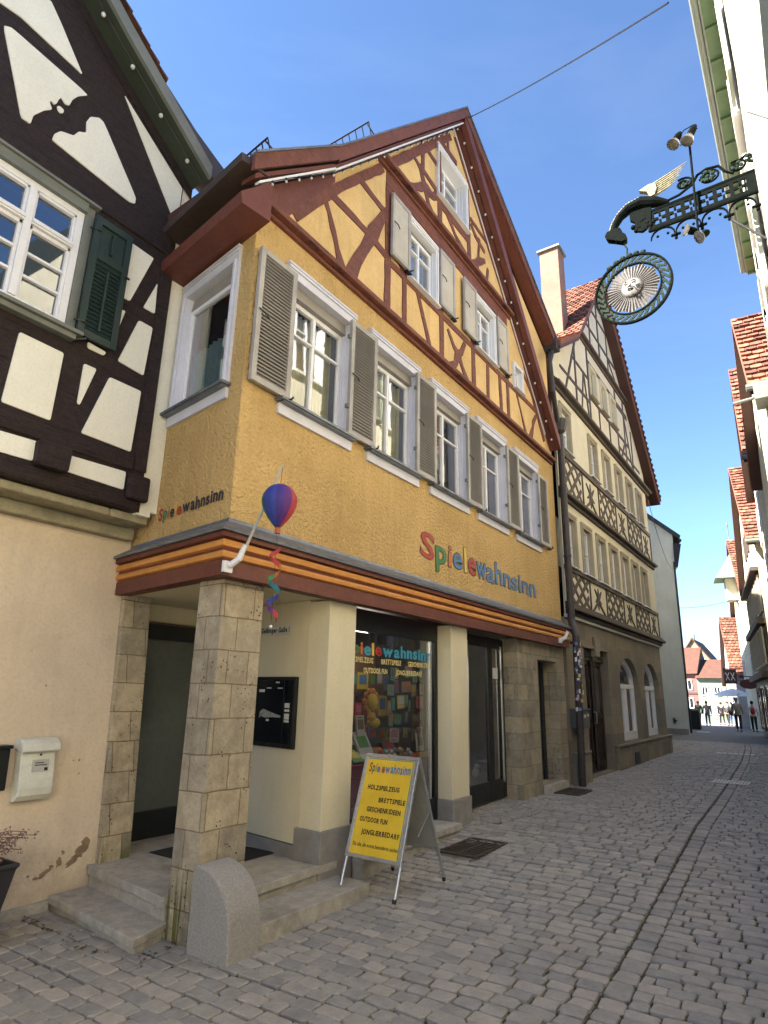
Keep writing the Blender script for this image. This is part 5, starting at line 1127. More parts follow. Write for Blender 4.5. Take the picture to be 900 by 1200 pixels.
def simple_window(h, Mh, x, z, w_, hh, y, fr=None, gl=None):
    m = MB(); m.box(x, x + w_, y, y + .06, z, z + .07, M=Mh); m.box(x, x + w_, y, y + .06, z + hh - .07, z + hh, M=Mh); m.box(x, x + .07, y, y + .06, z + .07, z + hh - .07, M=Mh); m.box(x + w_ - .07, x + w_, y, y + .06, z + .07, z + hh - .07, M=Mh); m.box(x + w_ / 2 - .03, x + w_ / 2 + .03, y, y + .05, z + .07, z + hh - .07, M=Mh)
    r = obj('window', m, fr or WHT, h)
    m = MB(); m.box(x + .05, x + w_ - .05, y + .01, y + .025, z + .05, z + hh - .05, M=Mh); obj('pane', m, gl or mat('dark_pane', (.02, .025, .03), .1, spec=.8), r)
h2, M2, L2, t2_ = gable_house('red_roofed_house', 'house with an orange tiled roof and deep brown verge, directly behind the sage green eaves', (15.45, .40, 8.7), (18.2, .72, 12.1), (21.3, .90, 8.1), CRW, TILE)
m = MB(); m.box(15.0, 15.7, -.4, .3, 8.15, 8.55); m.tube([(15.5, .2, 8.4), (15.5, .75, 8.35)], .04, 8); obj('hopper', m, GREY, h2)
h2b, M2b, L2b, _ = gable_house('red_roofed_house', 'second orange tiled roof down the right side, narrower and half hidden by the first', (22.0, 1.02, 9.3), (25.0, 1.40, 13.9), (28.0, 1.40, 9.6), CRW, TILE)
for x, z in ((1.2, 7.2), (3.8, 7.2), (1.2, 5.0), (3.8, 5.0)): simple_window(h2b, M2b, x, z, .9, 1.3, -.29)
H5, M_5, L5, t5_ = gable_house('cream_jettied_house', 'cream gabled house with two jettied rows of windows right of the far street', (28.2, 1.62, 7.9), (33.0, 2.38, 12.6), (38.0, 2.86, 7.2), CRW, TILE)
for i in range(3): simple_window(H5, M_5, 3.2 + i * 1.1, 8.1, .6, 1.1, -.295, fr=H3T)
for z0, nn in ((4.95, 8), (2.9, 8)):
    m = MB(); m.box(.35, L5 - .35, -.4, .02 + .1 * (z0 < 4), z0 - .35, z0 - .1, M=M_5); m.box(.35, L5 - .35, -.35, .0, z0 + 1.75, z0 + 1.9, M=M_5) if z0 > 4 else None
    obj('jetty_beam', m, H3T, H5)
    for i in range(nn): simple_window(H5, M_5, .6 + i * 1.12, z0 + .15, .85, 1.45, -.27 + (.12 if z0 < 4 else 0), fr=H3W)
m = MB(); m.box(.35, L5 - .35, -.6, -.18, -.2, 2.6, M=M_5); obj('lower_wall', m, mat('grey_shopfront', (.10, .10, .10), .6), H5)
for i in range(3): simple_window(H5, M_5, .8 + i * 3.0, .3, 2.4, 2.0, -.17, fr=BLK)
m = MB(); m.add([M_5 @ Vector(p) for p in ((7.0, -.15, 2.3), (9.2, -.15, 2.3), (9.2, .75, 1.95), (7.0, .75, 1.95))], [(0, 1, 2, 3)]); m.tube([M_5 @ Vector((7.0, .75, 1.95)), M_5 @ Vector((9.2, .75, 1.95))], .03, 6); obj('awning', m, mat('grey_white_canvas', (.55, .56, .58), .8), H5)
H6, M_6, L6, t6_ = gable_house('turret_house', 'narrow house with orange roof and a projecting bay under a green pyramid roof', (42.5, 3.15, 7.6), (46.8, 4.15, 12.1), (51, 4.6, 7.6), CRW, TILE)
m = MB(); m.add([M_6 @ Vector(p) for p in ((3.4, -.3, 9.4), (5.8, -.3, 9.4), (5.8, 1.0, 9.4), (3.4, 1.0, 9.4), (4.5, -.2, 11.3))], [(0, 1, 4), (1, 2, 4), (2, 3, 4), (3, 0, 4), (3, 2, 1, 0)]); obj('bay_roof', m, mat('verdigris_copper', (.13, .24, .17), .6), H6)
m = MB(); m.box(4.0, 5.2, -.3, .4, 8.0, 9.4, M=M_6); obj('bay', m, CRW, H6)
m = MB(); m.tube([M_6 @ Vector((4.5, -.2, 11.3)), M_6 @ Vector((4.5, -.2, 13.4))], .03, 5); m.tube([M_6 @ Vector((4.1, -.2, 13.1)), M_6 @ Vector((4.9, -.2, 13.1))], .03, 5); obj('finial', m, GREY, H6)
for x, z in ((1.2, 5.4), (6.5, 5.4), (1.2, 3.0), (3.9, 6.6), (6.5, 3.0)): simple_window(H6, M_6, x, z, .9, 1.3, -.29 if x != 3.9 else -.285)
H7, M_7, L7, t7_ = gable_house('white_gabled_house', 'small white gabled house with a weathered orange roof at the bend of the street', (53.5, 5.3, 3.2), (56.5, 6.35, 8.1), (60, 6.7, 3.0), mat('far_white_render', (.45, .46, .47), .9), TILE, base=-.6)  # wall in one even off-white
for x, z in ((1.0, 1.6), (3.0, 1.6), (2.3, 3.8)): simple_window(H7, M_7, x, z, .8, 1.1, -.29)
# houses that close the street
def box_house(name, lab, x, y0, y1, z0, z1, wallm, roofm, zr, rows, gable=False, depth=8, rot=0):
    h = thing(name, lab, 'house', (x, (y0 + y1) / 2, z0)); Mb = T_((x, y1, 0)) @ Matrix.Rotation(R(-90 + rot), 4, 'Z'); W_ = y1 - y0
    m = MB()
    if gable: m.prism([(0, z0), (W_, z0), (W_, z1), (W_ / 2, zr), (0, z1)], 0, depth, M=Mb)
    else: m.box(0, W_, 0, depth, z0, z1, M=Mb)
    obj('wall', m, wallm, h); m = MB()
    if gable:
        for a, b in (((-.2, z1 - .2), (W_ / 2, zr + .02)), ((W_ / 2, zr + .02), (W_ + .2, z1 - .2))): m.prism([a, b, (b[0], b[1] + .2), (a[0], a[1] + .2)], -.2, depth, M=Mb)
    else: m.add([Mb @ Vector(p) for p in ((-.1, -.3, z1 - .05), (W_ + .1, -.3, z1 - .05), (W_ + .1, depth / 2, zr), (-.1, depth / 2, zr), (-.1, depth, z1), (W_ + .1, depth, z1))], [(0, 1, 2, 3), (3, 2, 5, 4), (0, 3, 4), (1, 5, 2), (0, 4, 5, 1)])
    obj('roof', m, roofm, h)
    for (xx, z, w_, hh) in rows: simple_window(h, Mb, xx, z, w_, hh, -.06)
    return h, Mb
PNK = mat('dusty_pink_render', (.20, .10, .095), .9, None, 1, .1, 20); GRN2 = mat('faded_green_render', (.20, .25, .19), .9, None, 1, .1, 20)
hp, Mp = box_house('pink_house', 'dusty pink house with white windows closing the far end of the street', 65, 9.25, 12.2, -.6, 4.0, PNK, TILED, 6.6, [(1.75, 2.5, .75, .95), (1.75, .9, .75, .95), (.4, 2.5, .75, .95)])
for z_ in (2.15, .45): m = MB(); m.box(0, 2.95, -.05, .0, z_, z_ + .15, M=Mp); obj('timber_rail', m, H3T, hp)
hg, Mg = box_house('green_house', 'pale green house right of the pink one at the end of the street', 64.5, 6.9, 9.2, -.6, 3.6, GRN2, TILED, 5.4, [(.3, 2.0, .55, .85), (1.3, 2.0, .55, .85), (.3, .4, .55, .85), (1.3, .4, .55, .85)])
hy, My = box_house('yellow_gabled_house', 'sunlit pale yellow gable rising behind the pink house in the distance', 76, 8.5, 13.2, -.9, 4.6, mat('bright_yellow_render', (.42, .36, .17), .9), TILED, 7.9, [(1.9, 4.6, .7, .6), (2.2, 6.2, .4, .4), (3.4, 3.4, .6, .6)], gable=True)
m = MB(); m.box(2.0, 2.5, .6, 1.2, 7.4, 8.6, M=My); obj('chimney', m, GREY, hy)
# signs over the far street
t = thing('square_hanging_sign', 'dark square hanging sign with pale crossed marks in front of the small white house', 'hanging sign', (50, 5.0, 2.9))
m = MB(); m.box(49.95, 50.0, 4.62, 5.40, 2.75, 3.75); obj('sign_board', m, mat('maroon_sign', (.08, .03, .035), .6), t)
m = MB(); M50 = T_((49.94, 5.01, 3.25)) @ Matrix.Rotation(R(-90), 4, 'Z')
for dx in (-.16, .16): m.stroke([(dx - .11, -.26), (dx + .11, .26)], .05, -.01, 0, M=M50); m.stroke([(dx - .11, .26), (dx + .11, -.26)], .05, -.014, -.002, M=M50)
obj('emblem', m, MATS['paper'], t); m = MB(); m.tube([(49.98, 4.2, 3.8), (49.98, 5.4, 3.8)], .03, 5); obj('bracket', m, BLK, t)
t = thing('oval_hanging_sign', 'dark red oval sign hanging over the far street beside the jettied house', 'hanging sign', (40.5, 3.2, 2.7))
m = MB(); m.lathe([(.48, -.03), (.48, .03)], n=20, M=T_((40.5, 3.18, 2.55)) @ Matrix.Rotation(R(90), 4, 'Y') @ Matrix.Diagonal((.55, 1, 1, 1))); obj('sign_board', m, mat('dark_red_sign', (.10, .02, .02), .5), t)
m = MB(); m.tube([(40.5, 2.6, 2.95), (40.5, 3.6, 2.95)], .025, 5); obj('bracket', m, BLK, t)
t = thing('parasol', 'white street parasol open in the sun behind the two walkers', 'parasol', (52, 5.2, -.1))
m = MB(); m.lathe([(1.5, 1.95), (.75, 2.25), (.03, 2.5)], (52, 5.2, 0), 8); obj('canopy', m, mat('white_canvas', (.75, .75, .75), .8), t)
m = MB(); m.tube([(52, 5.2, -.1), (52, 5.2, 2.45)], .03, 6); obj('pole', m, GREY, t)
t = thing('litter_bin', 'dark street bin at the corner of the pale green house', 'bin', (42, 6.35, 0))
m = MB(); m.box(41.8, 42.3, 6.05, 6.6, 0, 1.05); obj('bin_body', m, BLK, t, bevel=.05); m = MB(); m.box(41.75, 42.35, 6.0, 6.65, 1.05, 1.12); obj('lid', m, GREY, t)
t = thing('shop_sign_post', 'thin post with a white sign box in the sunny street beyond', 'sign', (58, 7.3, -.3))
m = MB(); m.tube([(58, 7.3, -.4), (58, 7.3, 1.6)], .07, 6); obj('post', m, WHT, t); m = MB(); m.box(57.9, 58.1, 6.9, 7.7, 1.6, 2.2); obj('sign_box', m, WHT, t)

# ------------------------------------------------------------ people
def skin_mesh(name, joints, edges, m, parent=None, sub=1, root=0):
    me = bpy.data.meshes.new(name); me.from_pydata([j[:3] for j in joints], edges, []); o = bpy.data.objects.new(name, me); COL.objects.link(o)
    md = o.modifiers.new('skin', 'SKIN'); md.use_smooth_shade = True
    for i, j in enumerate(joints): me.skin_vertices[0].data[i].radius = (j[3], j[4] if len(j) > 4 else j[3]); me.skin_vertices[0].data[i].use_root = (i == root)
    s = o.modifiers.new('sub', 'SUBSURF'); s.levels = sub; s.render_levels = sub
    dg = bpy.context.evaluated_depsgraph_get(); dg.update(); nm = bpy.data.meshes.new_from_object(o.evaluated_get(dg)); o.modifiers.clear(); o.data = nm; nm.name = name
    nm.materials.clear(); nm.materials.append(m)
    if parent: o.parent = parent
    return o
SKIN = mat('skin', (.50, .30, .22), .6)
def person(lab, x, y, yaw, h, coat, trousers, hair, stride=.22, pack=None, hat=None, bag=None, long=False):
    t = thing('person', lab, 'person', (x, y, gz(x, y))); t.rotation_euler = (0, 0, yaw); k = h / 1.75; s = stride
    J = [(0, 0, .95, .14, .11), (0, 0, 1.15, .13, .10), (0, 0, 1.38, .15, .10), (0, 0, 1.50, .055), (.01, 0, 1.60, .075, .09), (.01, 0, 1.70, .075, .085),
         (0, .19, 1.42, .055), (-.04, .24, 1.15, .042), (.06, .24, .93, .03), (.08, .235, .84, .026), (0, -.19, 1.42, .055), (-.06, -.24, 1.15, .042), (.02, -.24, .93, .03), (.04, -.235, .84, .026),
         (0, .09, .88, .085), (s * .7, .09, .50, .055), (s, .09, .10, .038), (s + .14, .09, .03, .035), (0, -.09, .88, .085), (-s * .3, -.09, .48, .055), (-s, -.09, .12, .038), (-s + .12, -.09, .03, .035), (.06, 0, 1.61, .02)]
    E_ = [(0, 1), (1, 2), (2, 3), (3, 4), (4, 5), (2, 6), (6, 7), (7, 8), (8, 9), (2, 10), (10, 11), (11, 12), (12, 13), (0, 14), (14, 15), (15, 16), (16, 17), (0, 18), (18, 19), (19, 20), (20, 21)]
    sc = lambda jj: [tuple([a * k for a in j]) for j in jj]
    skin_mesh('body', sc(J[:22]), E_, SKIN, t)
    zl = .70 if long else .88
    Cj = [(0, 0, zl, .20, .17), (0, 0, 1.12, .17, .13), (0, 0, 1.38, .17, .12), (0, 0, 1.49, .08), (0, .20, 1.42, .075), (-.04, .25, 1.15, .062), (.05, .25, .94, .05), (0, -.20, 1.42, .075), (-.06, -.25, 1.15, .062), (.01, -.25, .94, .05)]
    skin_mesh('coat', sc(Cj), [(0, 1), (1, 2), (2, 3), (2, 4), (4, 5), (5, 6), (2, 7), (7, 8), (8, 9)], coat, t)
    Tj = [(0, 0, .98, .15, .12), (0, .09, .86, .10), (s * .7, .09, .50, .075), (s, .09, .12, .06), (0, -.09, .86, .10), (-s * .3, -.09, .48, .075), (-s, -.09, .14, .06)]
    skin_mesh('trousers', sc(Tj), [(0, 1), (1, 2), (2, 3), (0, 4), (4, 5), (5, 6)], trousers, t)
    m = MB(); m.ball((s * k + .08, .09 * k, .05), .1, 8, (1.3, .5, .5)); m.ball((-s * k + .07, -.09 * k, .05), .1, 8, (1.3, .5, .5)); o = obj('shoes', m, BLK, None); o.parent = t
    m = MB(); m.ball((-.015 * k, 0, 1.69 * k), .105 * k, 10, (1.05, .9, 1.0)); 
    if hat: m.lathe([(.17, 0), (.17, .012), (.10, .02), (.09, .09), (.02, .11)], (0, 0, 1.72 * k), 12)
    o = obj('hat' if hat else 'hair', m, hair, None, smooth=True); o.parent = t
    if pack: m = MB(); m.ball((-.2 * k, 0, 1.2 * k), .17 * k, 10, (.6, .8, 1.2)); o = obj('backpack', m, pack, None, smooth=True); o.parent = t
    if bag: m = MB(); m.ball((-.05, .32 * k, .98 * k), .17 * k, 10, (1.2, .5, .8)); m.tube([(-.05, .32 * k, 1.08 * k), (0, .1 * k, 1.5 * k), (.02, -.12 * k, 1.46 * k)], .015, 5); o = obj('shoulder_bag', m, bag, None, smooth=True); o.parent = t
    return t
def cl(n, c): return mat('cloth_' + n, c, .85)
person('walker in a beige jacket and hat with a brown shoulder bag, seen from behind', 41.6, 4.05, .1, 1.80, cl('beige', (.28, .23, .17)), cl('navy', (.02, .022, .035)), cl('grey_hat', (.25, .23, .2)), hat=True, bag=cl('brown_bag', (.07, .045, .03)))
person('walker in a white jacket with a red backpack and black hair, seen from behind', 42.4, 3.35, .1, 1.66, cl('white', (.65, .64, .62)), cl('black', (.015, .015, .015)), cl('black_hair', (.01, .01, .01)), pack=cl('red_pack', (.35, .02, .02)), stride=.12)
person('pedestrian in a green jacket far down the street', 53.5, 7.75, 3.0, 1.70, cl('green_jacket', (.08, .16, .06)), cl('black', (.02,) * 3), cl('brown_hair', (.06, .04, .03)))
person('pedestrian in a pale top and blue jeans walking beside the one in green', 52.5, 7.05, .2, 1.72, cl('pale_top', (.45, .36, .28)), cl('jeans', (.08, .13, .25)), cl('brown_hair', (.06, .04, .03)), bag=cl('black_bag', (.02,) * 3))
person('leftmost of the three dark-clad pedestrians in front of the green house', 58, 6.75, .4, 1.7, cl('dark_coat', (.02, .02, .025)), cl('black', (.02,) * 3), cl('black_hair', (.01,) * 3), long=True)
person('middle one of the three dark-clad pedestrians in front of the green house', 56.5, 6.15, 2.8, 1.75, cl('grey_coat', (.06, .055, .055)), cl('black', (.02,) * 3), cl('brown_hair', (.06, .04, .03)))
person('rightmost of the three dark-clad pedestrians in front of the green house', 55.5, 5.75, .2, 1.72, cl('dark_coat', (.02, .02, .025)), cl('jeans', (.08, .13, .25)), cl('black_hair', (.01,) * 3))

# ------------------------------------------------------------ wrought-iron inn sign
K_ = 1.18; XS = 5.5 * K_
def br(p): return (p[0] * K_, (p[1] - 1.68) * K_ + 1.68)
IRN = mat('dark_green_iron', (.0022, .0035, .0035), .8, (.0035, .006, .005), 12, .2, 60, spec=.04); IRG = mat('verdigris_leaf', (.008, .018, .013), .7, (.014, .028, .019), 20, .3, 50, spec=.08)
MX = T_((XS, 0, 0)) @ Matrix.Rotation(R(-90), 4, 'Z')           # local x = -Y, local y = +X, z = z
def L(p): q = br(p); return (-q[0], q[1])
t = thing('iron_sign_bracket', 'black wrought-iron bracket with a gilt-winged dragon head and square cut-outs reaching over the street', 'sign bracket', (XS, -.2, 6.9))
y_a, y_b = 0.72, -.19
m = MB()
outer = [L((.74, 5.99)), L((-.19, 6.0)), L((-.19, 6.22)), L((.71, 6.20))]
hol = []
for i in range(6):
    c = .635 - i * .135; zc = 6.098 + i * .002
    sgn = .050
    hol.append([L((c + sgn, zc - .066)), L((c + .010, zc - .066)), L((c + .010, zc - .02)), L((c - .010, zc - .02)), L((c - .010, zc - .066)), L((c - sgn, zc - .066)), L((c - sgn, zc - .016)), L((c - .014, zc - .012)), L((c - .014, zc + .012)), L((c - sgn, zc + .016)), L((c - sgn, zc + .066)), L((c - .010, zc + .066)), L((c - .010, zc + .02)), L((c + .010, zc + .02)), L((c + .010, zc + .066)), L((c + sgn, zc + .066)), L((c + sgn, zc + .016)), L((c + .014, zc + .012)), L((c + .014, zc - .012)), L((c + sgn, zc - .016))])
m.prism(outer, -.012, .012, hol, M=MX)
for a, b in (((.74, 5.99), (-.19, 6.0)), ((.71, 6.205), (-.19, 6.225)), ((.735, 5.985), (.71, 6.21))): pa, pb = L(a), L(b); m.tube([(pa[0], 0, pa[1]), (pb[0], 0, pb[1])], .022, 6, M=MX)
m.box(-.02 + .19 * K_, .25 * K_, -.15, .15, 6.55, 7.2, M=MX)
obj('pierced_bar', m, IRN, t)
m = MB()
for i, c in enumerate((.63, .41, .19, -.03)):                    # hanging tracery below the bar
    n_ = 8; pts = []
    for k in range(n_ + 1):
        a = math.pi * k / n_; p = L((c + .105 * math.cos(a), 5.865 + .105 * math.sin(a) + .01)); pts.append((p[0], 0, p[1]))
    m.tube(pts, [.008 + .007 * math.sin(math.pi * k / n_) for k in range(n_ + 1)], 5, M=MX)
    p = L((c - .11, 5.855)); m.ball((p[0], 0, p[1]), .028, 8, M=MX); m.ball((p[0], 0, p[1] - .045), .018, 8, M=MX); m.ball((p[0] + .035, 0, p[1]), .018, 8, M=MX); m.ball((p[0] - .035, 0, p[1]), .018, 8, M=MX)
    for s in (-1, 1):
        p = L((c + s * .045, 5.90)); m.ball((p[0], 0, p[1]), .016, 6, M=MX)
obj('tracery', m, IRN, t)
body = [(.55, 6.235), (.67, 6.30), (.79, 6.345), (.91, 6.33), (.995, 6.27), (1.05, 6.19), (1.075, 6.11)]
m = MB(); pts = [(L(p)[0], 0, L(p)[1]) for p in body]; m.tube(pts, [.03, .065, .075, .062, .05, .042, .04], 10, M=MX)
hd = [(1.05, 6.14), (1.12, 6.13), (1.145, 6.09), (1.13, 6.05), (1.06, 6.01), (.99, 5.965), (.955, 5.975), (.95, 6.03), (.975, 6.06), (.985, 6.10), (1.0, 6.13)]
m.prism([L(p) for p in hd][::-1], -.045, .045, M=MX)
m.prism([L(p) for p in ((.90, 6.30), (.90, 6.18), (.86, 6.14), (.86, 6.04), (.80, 6.01), (.76, 6.03), (.72, 6.10), (.70, 6.26))], -.02, .02, M=MX)
for k in range(8):
    a = k / 7; p = L((.88 - .18 * a, 6.10 - .05 * math.sin(a * 9))); m.ball((p[0], 0, p[1]), .03, 6, M=MX)
obj('dragon', m, IRN, t, smooth=False)
m = MB()
ridge = [(.72, 6.37), (.80, 6.40), (.91, 6.385), (1.0, 6.32), (1.065, 6.23), (1.10, 6.14)]
q = [L(p) for p in ridge]; m.tube([(a, 0, b) for a, b in q], .012, 6, M=MX)
for i in range(20):
    a = i / 19 * (len(ridge) - 1); j = min(int(a), len(ridge) - 2); f_ = a - j; p = L((ridge[j][0] * (1 - f_) + ridge[j + 1][0] * f_, ridge[j][1] * (1 - f_) + ridge[j + 1][1] * f_)); m.ball((p[0], 0, p[1] + .01), .018, 6, M=MX)
GLD2 = mat('pale_gilt', (.30, .27, .17), .5, (.12, .11, .07), 30, .2, 60, metal=.2)
obj('gilt_crest', m, GLD2, t)
m = MB(); m.prism([L(p) for p in ((.70, 6.36), (.72, 6.43), (.79, 6.475), (.70, 6.505), (.64, 6.50), (.63, 6.43), (.655, 6.37))][::-1], -.03, .03, M=MX)
for i in range(7):
    a = i / 6; p0 = L((.68 - .03 * a, 6.50 - .13 * a)); p1 = L((.345 + .12 * a, 6.585 - .17 * a)); pm = ((p0[0] + p1[0]) / 2, (p0[1] + p1[1]) / 2 - .01)
    m.tube([(p0[0], 0, p0[1]), (pm[0], -.02, pm[1]), (p1[0], -.03, p1[1])], [.014, .012, .004], 5, M=MX)
obj('gilt_wing', m, GLD2, t)
m = MB()
def scroll(c, r, turns=1.4, a0=0, s=1):
    pts = []
    for k in range(18):
        a = a0 + s * turns * 6.2832 * k / 17; rr_ = r * (1 - .5 * k / 17); p = L((c[0] + rr_ * math.cos(a), c[1] + rr_ * math.sin(a) * .8)); pts.append((p[0], 0, p[1]))
    m.tube(pts, .013, 5, M=MX)
for c, r_ in (((.40, 6.375), .085), ((.19, 6.34), .10), ((-.04, 6.34), .085), ((-.17, 6.36), .06)): scroll(c, r_ * .95, 1.15, 1.0)
pts = [(L(p)[0], 0, L(p)[1]) for p in ((.60, 6.25), (.45, 6.27), (.33, 6.33), (.28, 6.41), (.20, 6.44), (.10, 6.42), (.06, 6.34), (.0, 6.28), (-.05, 6.38), (-.12, 6.42), (-.19, 6.36))]; m.tube(pts, .016, 6, M=MX)
obj('scrollwork', m, IRN, t)
m = MB(); rr = random.Random(5)
for c, r_ in (((.40, 6.375), .07), ((.20, 6.35), .09), ((-.04, 6.34), .07), ((-.15, 6.38), .06)):
    m = MB()
    for k in range(9):
        a = 6.2832 * k / 9; p = L((c[0] + r_ * .55 * math.cos(a), c[1] + r_ * .5 * math.sin(a))); m.ball((p[0], rr.uniform(-.02, .02), p[1]), r_ * .32, 6, (1, .5, .8), M=MX)
    p = L(c); m.ball((p[0], 0, p[1]), r_ * .3, 6, (1, .8, 1), M=MX); obj('leaf_rosette', m, IRG, t)
m = MB(); p, q = L((.07, 5.81)), L((-.19, 5.46)); m.tube([(p[0], 0, p[1]), (q[0], 0, q[1])], .012, 6, M=MX); obj('brace', m, BLK, t)
t = thing('spotlight_rod', 'vertical rod through the iron bracket carrying two pairs of reflector spotlights', 'spotlights', (XS - .05, .38, 6.9))
m = MB(); p, q = L((.30, 6.80)), L((.335, 5.76)); m.tube([(p[0], -.05, p[1]), (q[0], -.05, q[1])], .013, 6, M=MX); pts = [(L(c)[0], -.05, L(c)[1]) for c in ((.40, 6.86), (.33, 6.94), (.25, 6.955), (.22, 6.89))]; m.tube(pts, .006, 5, M=MX)
pts = [(L(c)[0], -.05, L(c)[1]) for c in ((.38, 6.78), (.30, 6.82), (.25, 6.93))]; m.tube(pts, .006, 5, M=MX); obj('rod', m, IRN, t)
REF = mat('chrome_reflector', (.22, .22, .23), .25, metal=.8)
for a, b in (((.365, 6.90), (.43, 6.77)), ((.235, 6.91), (.31, 6.745)), ((.345, 5.755), (.43, 5.785)), ((.255, 5.715), (.325, 5.66))):
    pa, pb = L(a), L(b); A_, B__ = Vector((pa[0], -.08, pa[1])), Vector((pb[0], -.13, pb[1])); D_ = B__ - A_
    m = MB(); m.tube([A_, A_ + D_ * .25, A_ + D_ * .72], [.025, .04, .042], 8, M=MX); lamp = obj('lamp_housing', m, IRN, t)
    m = MB(); m.tube([A_ + D_ * .70, A_ + D_ * .88, A_ + D_ * 1.08], [.04, .06, .072], 10, M=MX); obj('reflector_bulb', m, REF, lamp, smooth=False)
# round sun sign
DZ = (5.09 - 1.68) * 1.1 * K_ / 1.0
cy_, cz_ = br((.945, 5.43)); RD = .363 * K_
t = thing('sun_sign', 'round openwork iron sign with a grey sun face hanging from the dragon mouth', 'hanging sign', (XS, cy_, cz_))
MD = T_((XS, cy_, cz_)) @ Matrix.Rotation(R(-90 - 5), 4, 'Z')
def ringp(m, r0, r1, y0, y1, n=48):
    vs = []; fs = []
    for k in range(n):
        a = 6.2832 * k / n
        for r_, y_ in ((r0, y0), (r1, y0), (r1, y1), (r0, y1)): vs.append((r_ * math.cos(a), y_, r_ * math.sin(a)))
    for k in range(n):
        j = (k + 1) % n
        for i in range(4): fs.append((k * 4 + i, j * 4 + i, j * 4 + (i + 1) % 4, k * 4 + (i + 1) % 4))
    m.add(vs, fs, MD)
m = MB(); ringp(m, RD * .955, RD, -.02, .02); ringp(m, RD * .705, RD * .74, -.015, .015); obj('rings', m, IRN, t)
m = MB(); n = 30
for k in range(n):
    a = 6.2832 * k / n; pts = []
    for u in (0, .25, .5, .75, 1): rr_ = RD * (.74 + .22 * u); aa = a + .10 * math.sin(u * 6.28) + .06 * u; pts.append((rr_ * math.cos(aa), rr_ * math.sin(aa)))
    m.stroke(pts, [.022 * K_, .040 * K_, .024 * K_, .036 * K_, .018 * K_], -.008, .008, M=MD)
obj('leaf_ring', m, IRG, t)
m = MB(); n = 44; vs = [(0, -.035, 0)]
for k in range(n * 2):
    a = 6.2832 * k / (2 * n); r_ = RD * (.66 + .03 * math.cos(a * 11)); vs.append((r_ * math.cos(a), -.012 if k % 2 else .006, r_ * math.sin(a)))
vs.append((0, .012, 0)); N2 = 2 * n
m.add(vs, [(0, 1 + k, 1 + (k + 1) % N2) for k in range(N2)] + [(N2 + 1, 1 + (k + 1) % N2, 1 + k) for k in range(N2)], MD)
SUNM = mat('weathered_silver', (.14, .135, .135), .6, (.10, .096, .096), 14, .3, 40, metal=.1)
obj('sun_rays', m, SUNM, t)
m = MB(); m.ball((0, -.03, 0), RD * .27, 20, (1, .22, 1), M=MD); fc = obj('face', m, mat('face_silver', (.15, .145, .143), .6, (.12, .115, .113), 12, .2, 40, metal=.1), t, smooth=True)
m = MB(); f_ = RD * .27
m.tube([(0, -.085, .25 * f_), (.01, -.105, -.05 * f_), (0, -.112, -.22 * f_)], [.004, .008, .011], 8, M=MD)
obj('nose', m, MATS['face_silver'], fc, smooth=True)
m = MB()
for s in (-1, 1): m.tube([(s * .55 * f_, -.075, .30 * f_), (s * .35 * f_, -.092, .42 * f_), (s * .12 * f_, -.09, .32 * f_)], .006, 5, M=MD); m.tube([(s * .52 * f_, -.078, .12 * f_), (s * .35 * f_, -.09, .19 * f_), (s * .18 * f_, -.09, .12 * f_)], .007, 5, M=MD)
m.tube([(-.28 * f_, -.082, -.48 * f_), (-.05 * f_, -.094, -.42 * f_), (.05 * f_, -.094, -.42 * f_), (.28 * f_, -.082, -.48 * f_)], .008, 5, M=MD); m.tube([(-.18 * f_, -.08, -.55 * f_), (0, -.09, -.60 * f_), (.18 * f_, -.08, -.55 * f_)], .008, 5, M=MD)
ringp(m, RD * .262, RD * .28, -.03, -.01, 32); obj('brows_and_mouth', m, mat('face_dark_line', (.022, .022, .022), .7), fc)  # dark lines for brows, eyelids, mouth and rim of the face
m = MB(); hy0, hz0 = br((.965, 6.0)); m.tube([(XS, hy0, hz0), (XS, hy0 + .015, hz0 - .07), (XS, hy0 - .01, hz0 - .13), (XS, hy0 + .0, cz_ + RD * .97)], .010, 6)
for a in (70, 80, 90, 100, 110, 122): m.ball((RD * 1.03 * math.cos(R(a)), 0, RD * 1.02 * math.sin(R(a)) + .01), .035, 6, (1, .5, .7), M=MD)
obj('hook_and_leaves', m, IRG, t)

# ------------------------------------------------------------ wires
def wire(lab, p, q, sag, r=.012):
    p, q = Vector(p), Vector(q); m = MB(); m.tube([p.lerp(q, i / 16) - Vector((0, 0, sag * 4 * (i / 16) * (1 - i / 16))) for i in range(17)], r, 5)
    tag(obj('overhead_cable', m, BLK), lab, 'cable')
wire('thin cable from the tip of the yellow gable up over the street', (8.5, 4.05, 12.3), (5.0, .28, 8.02), .06, .010)
wire('thin cable crossing the sky beyond the pale green house', (35.0, 6.4, 6.3), (42, 3.0, 7.6), .3, .012)
wire('cable sagging down the pale green wall from the brown verge', (23.0, 4.2, 8.6), (34.95, 5.5, 8.2), .6, .012)

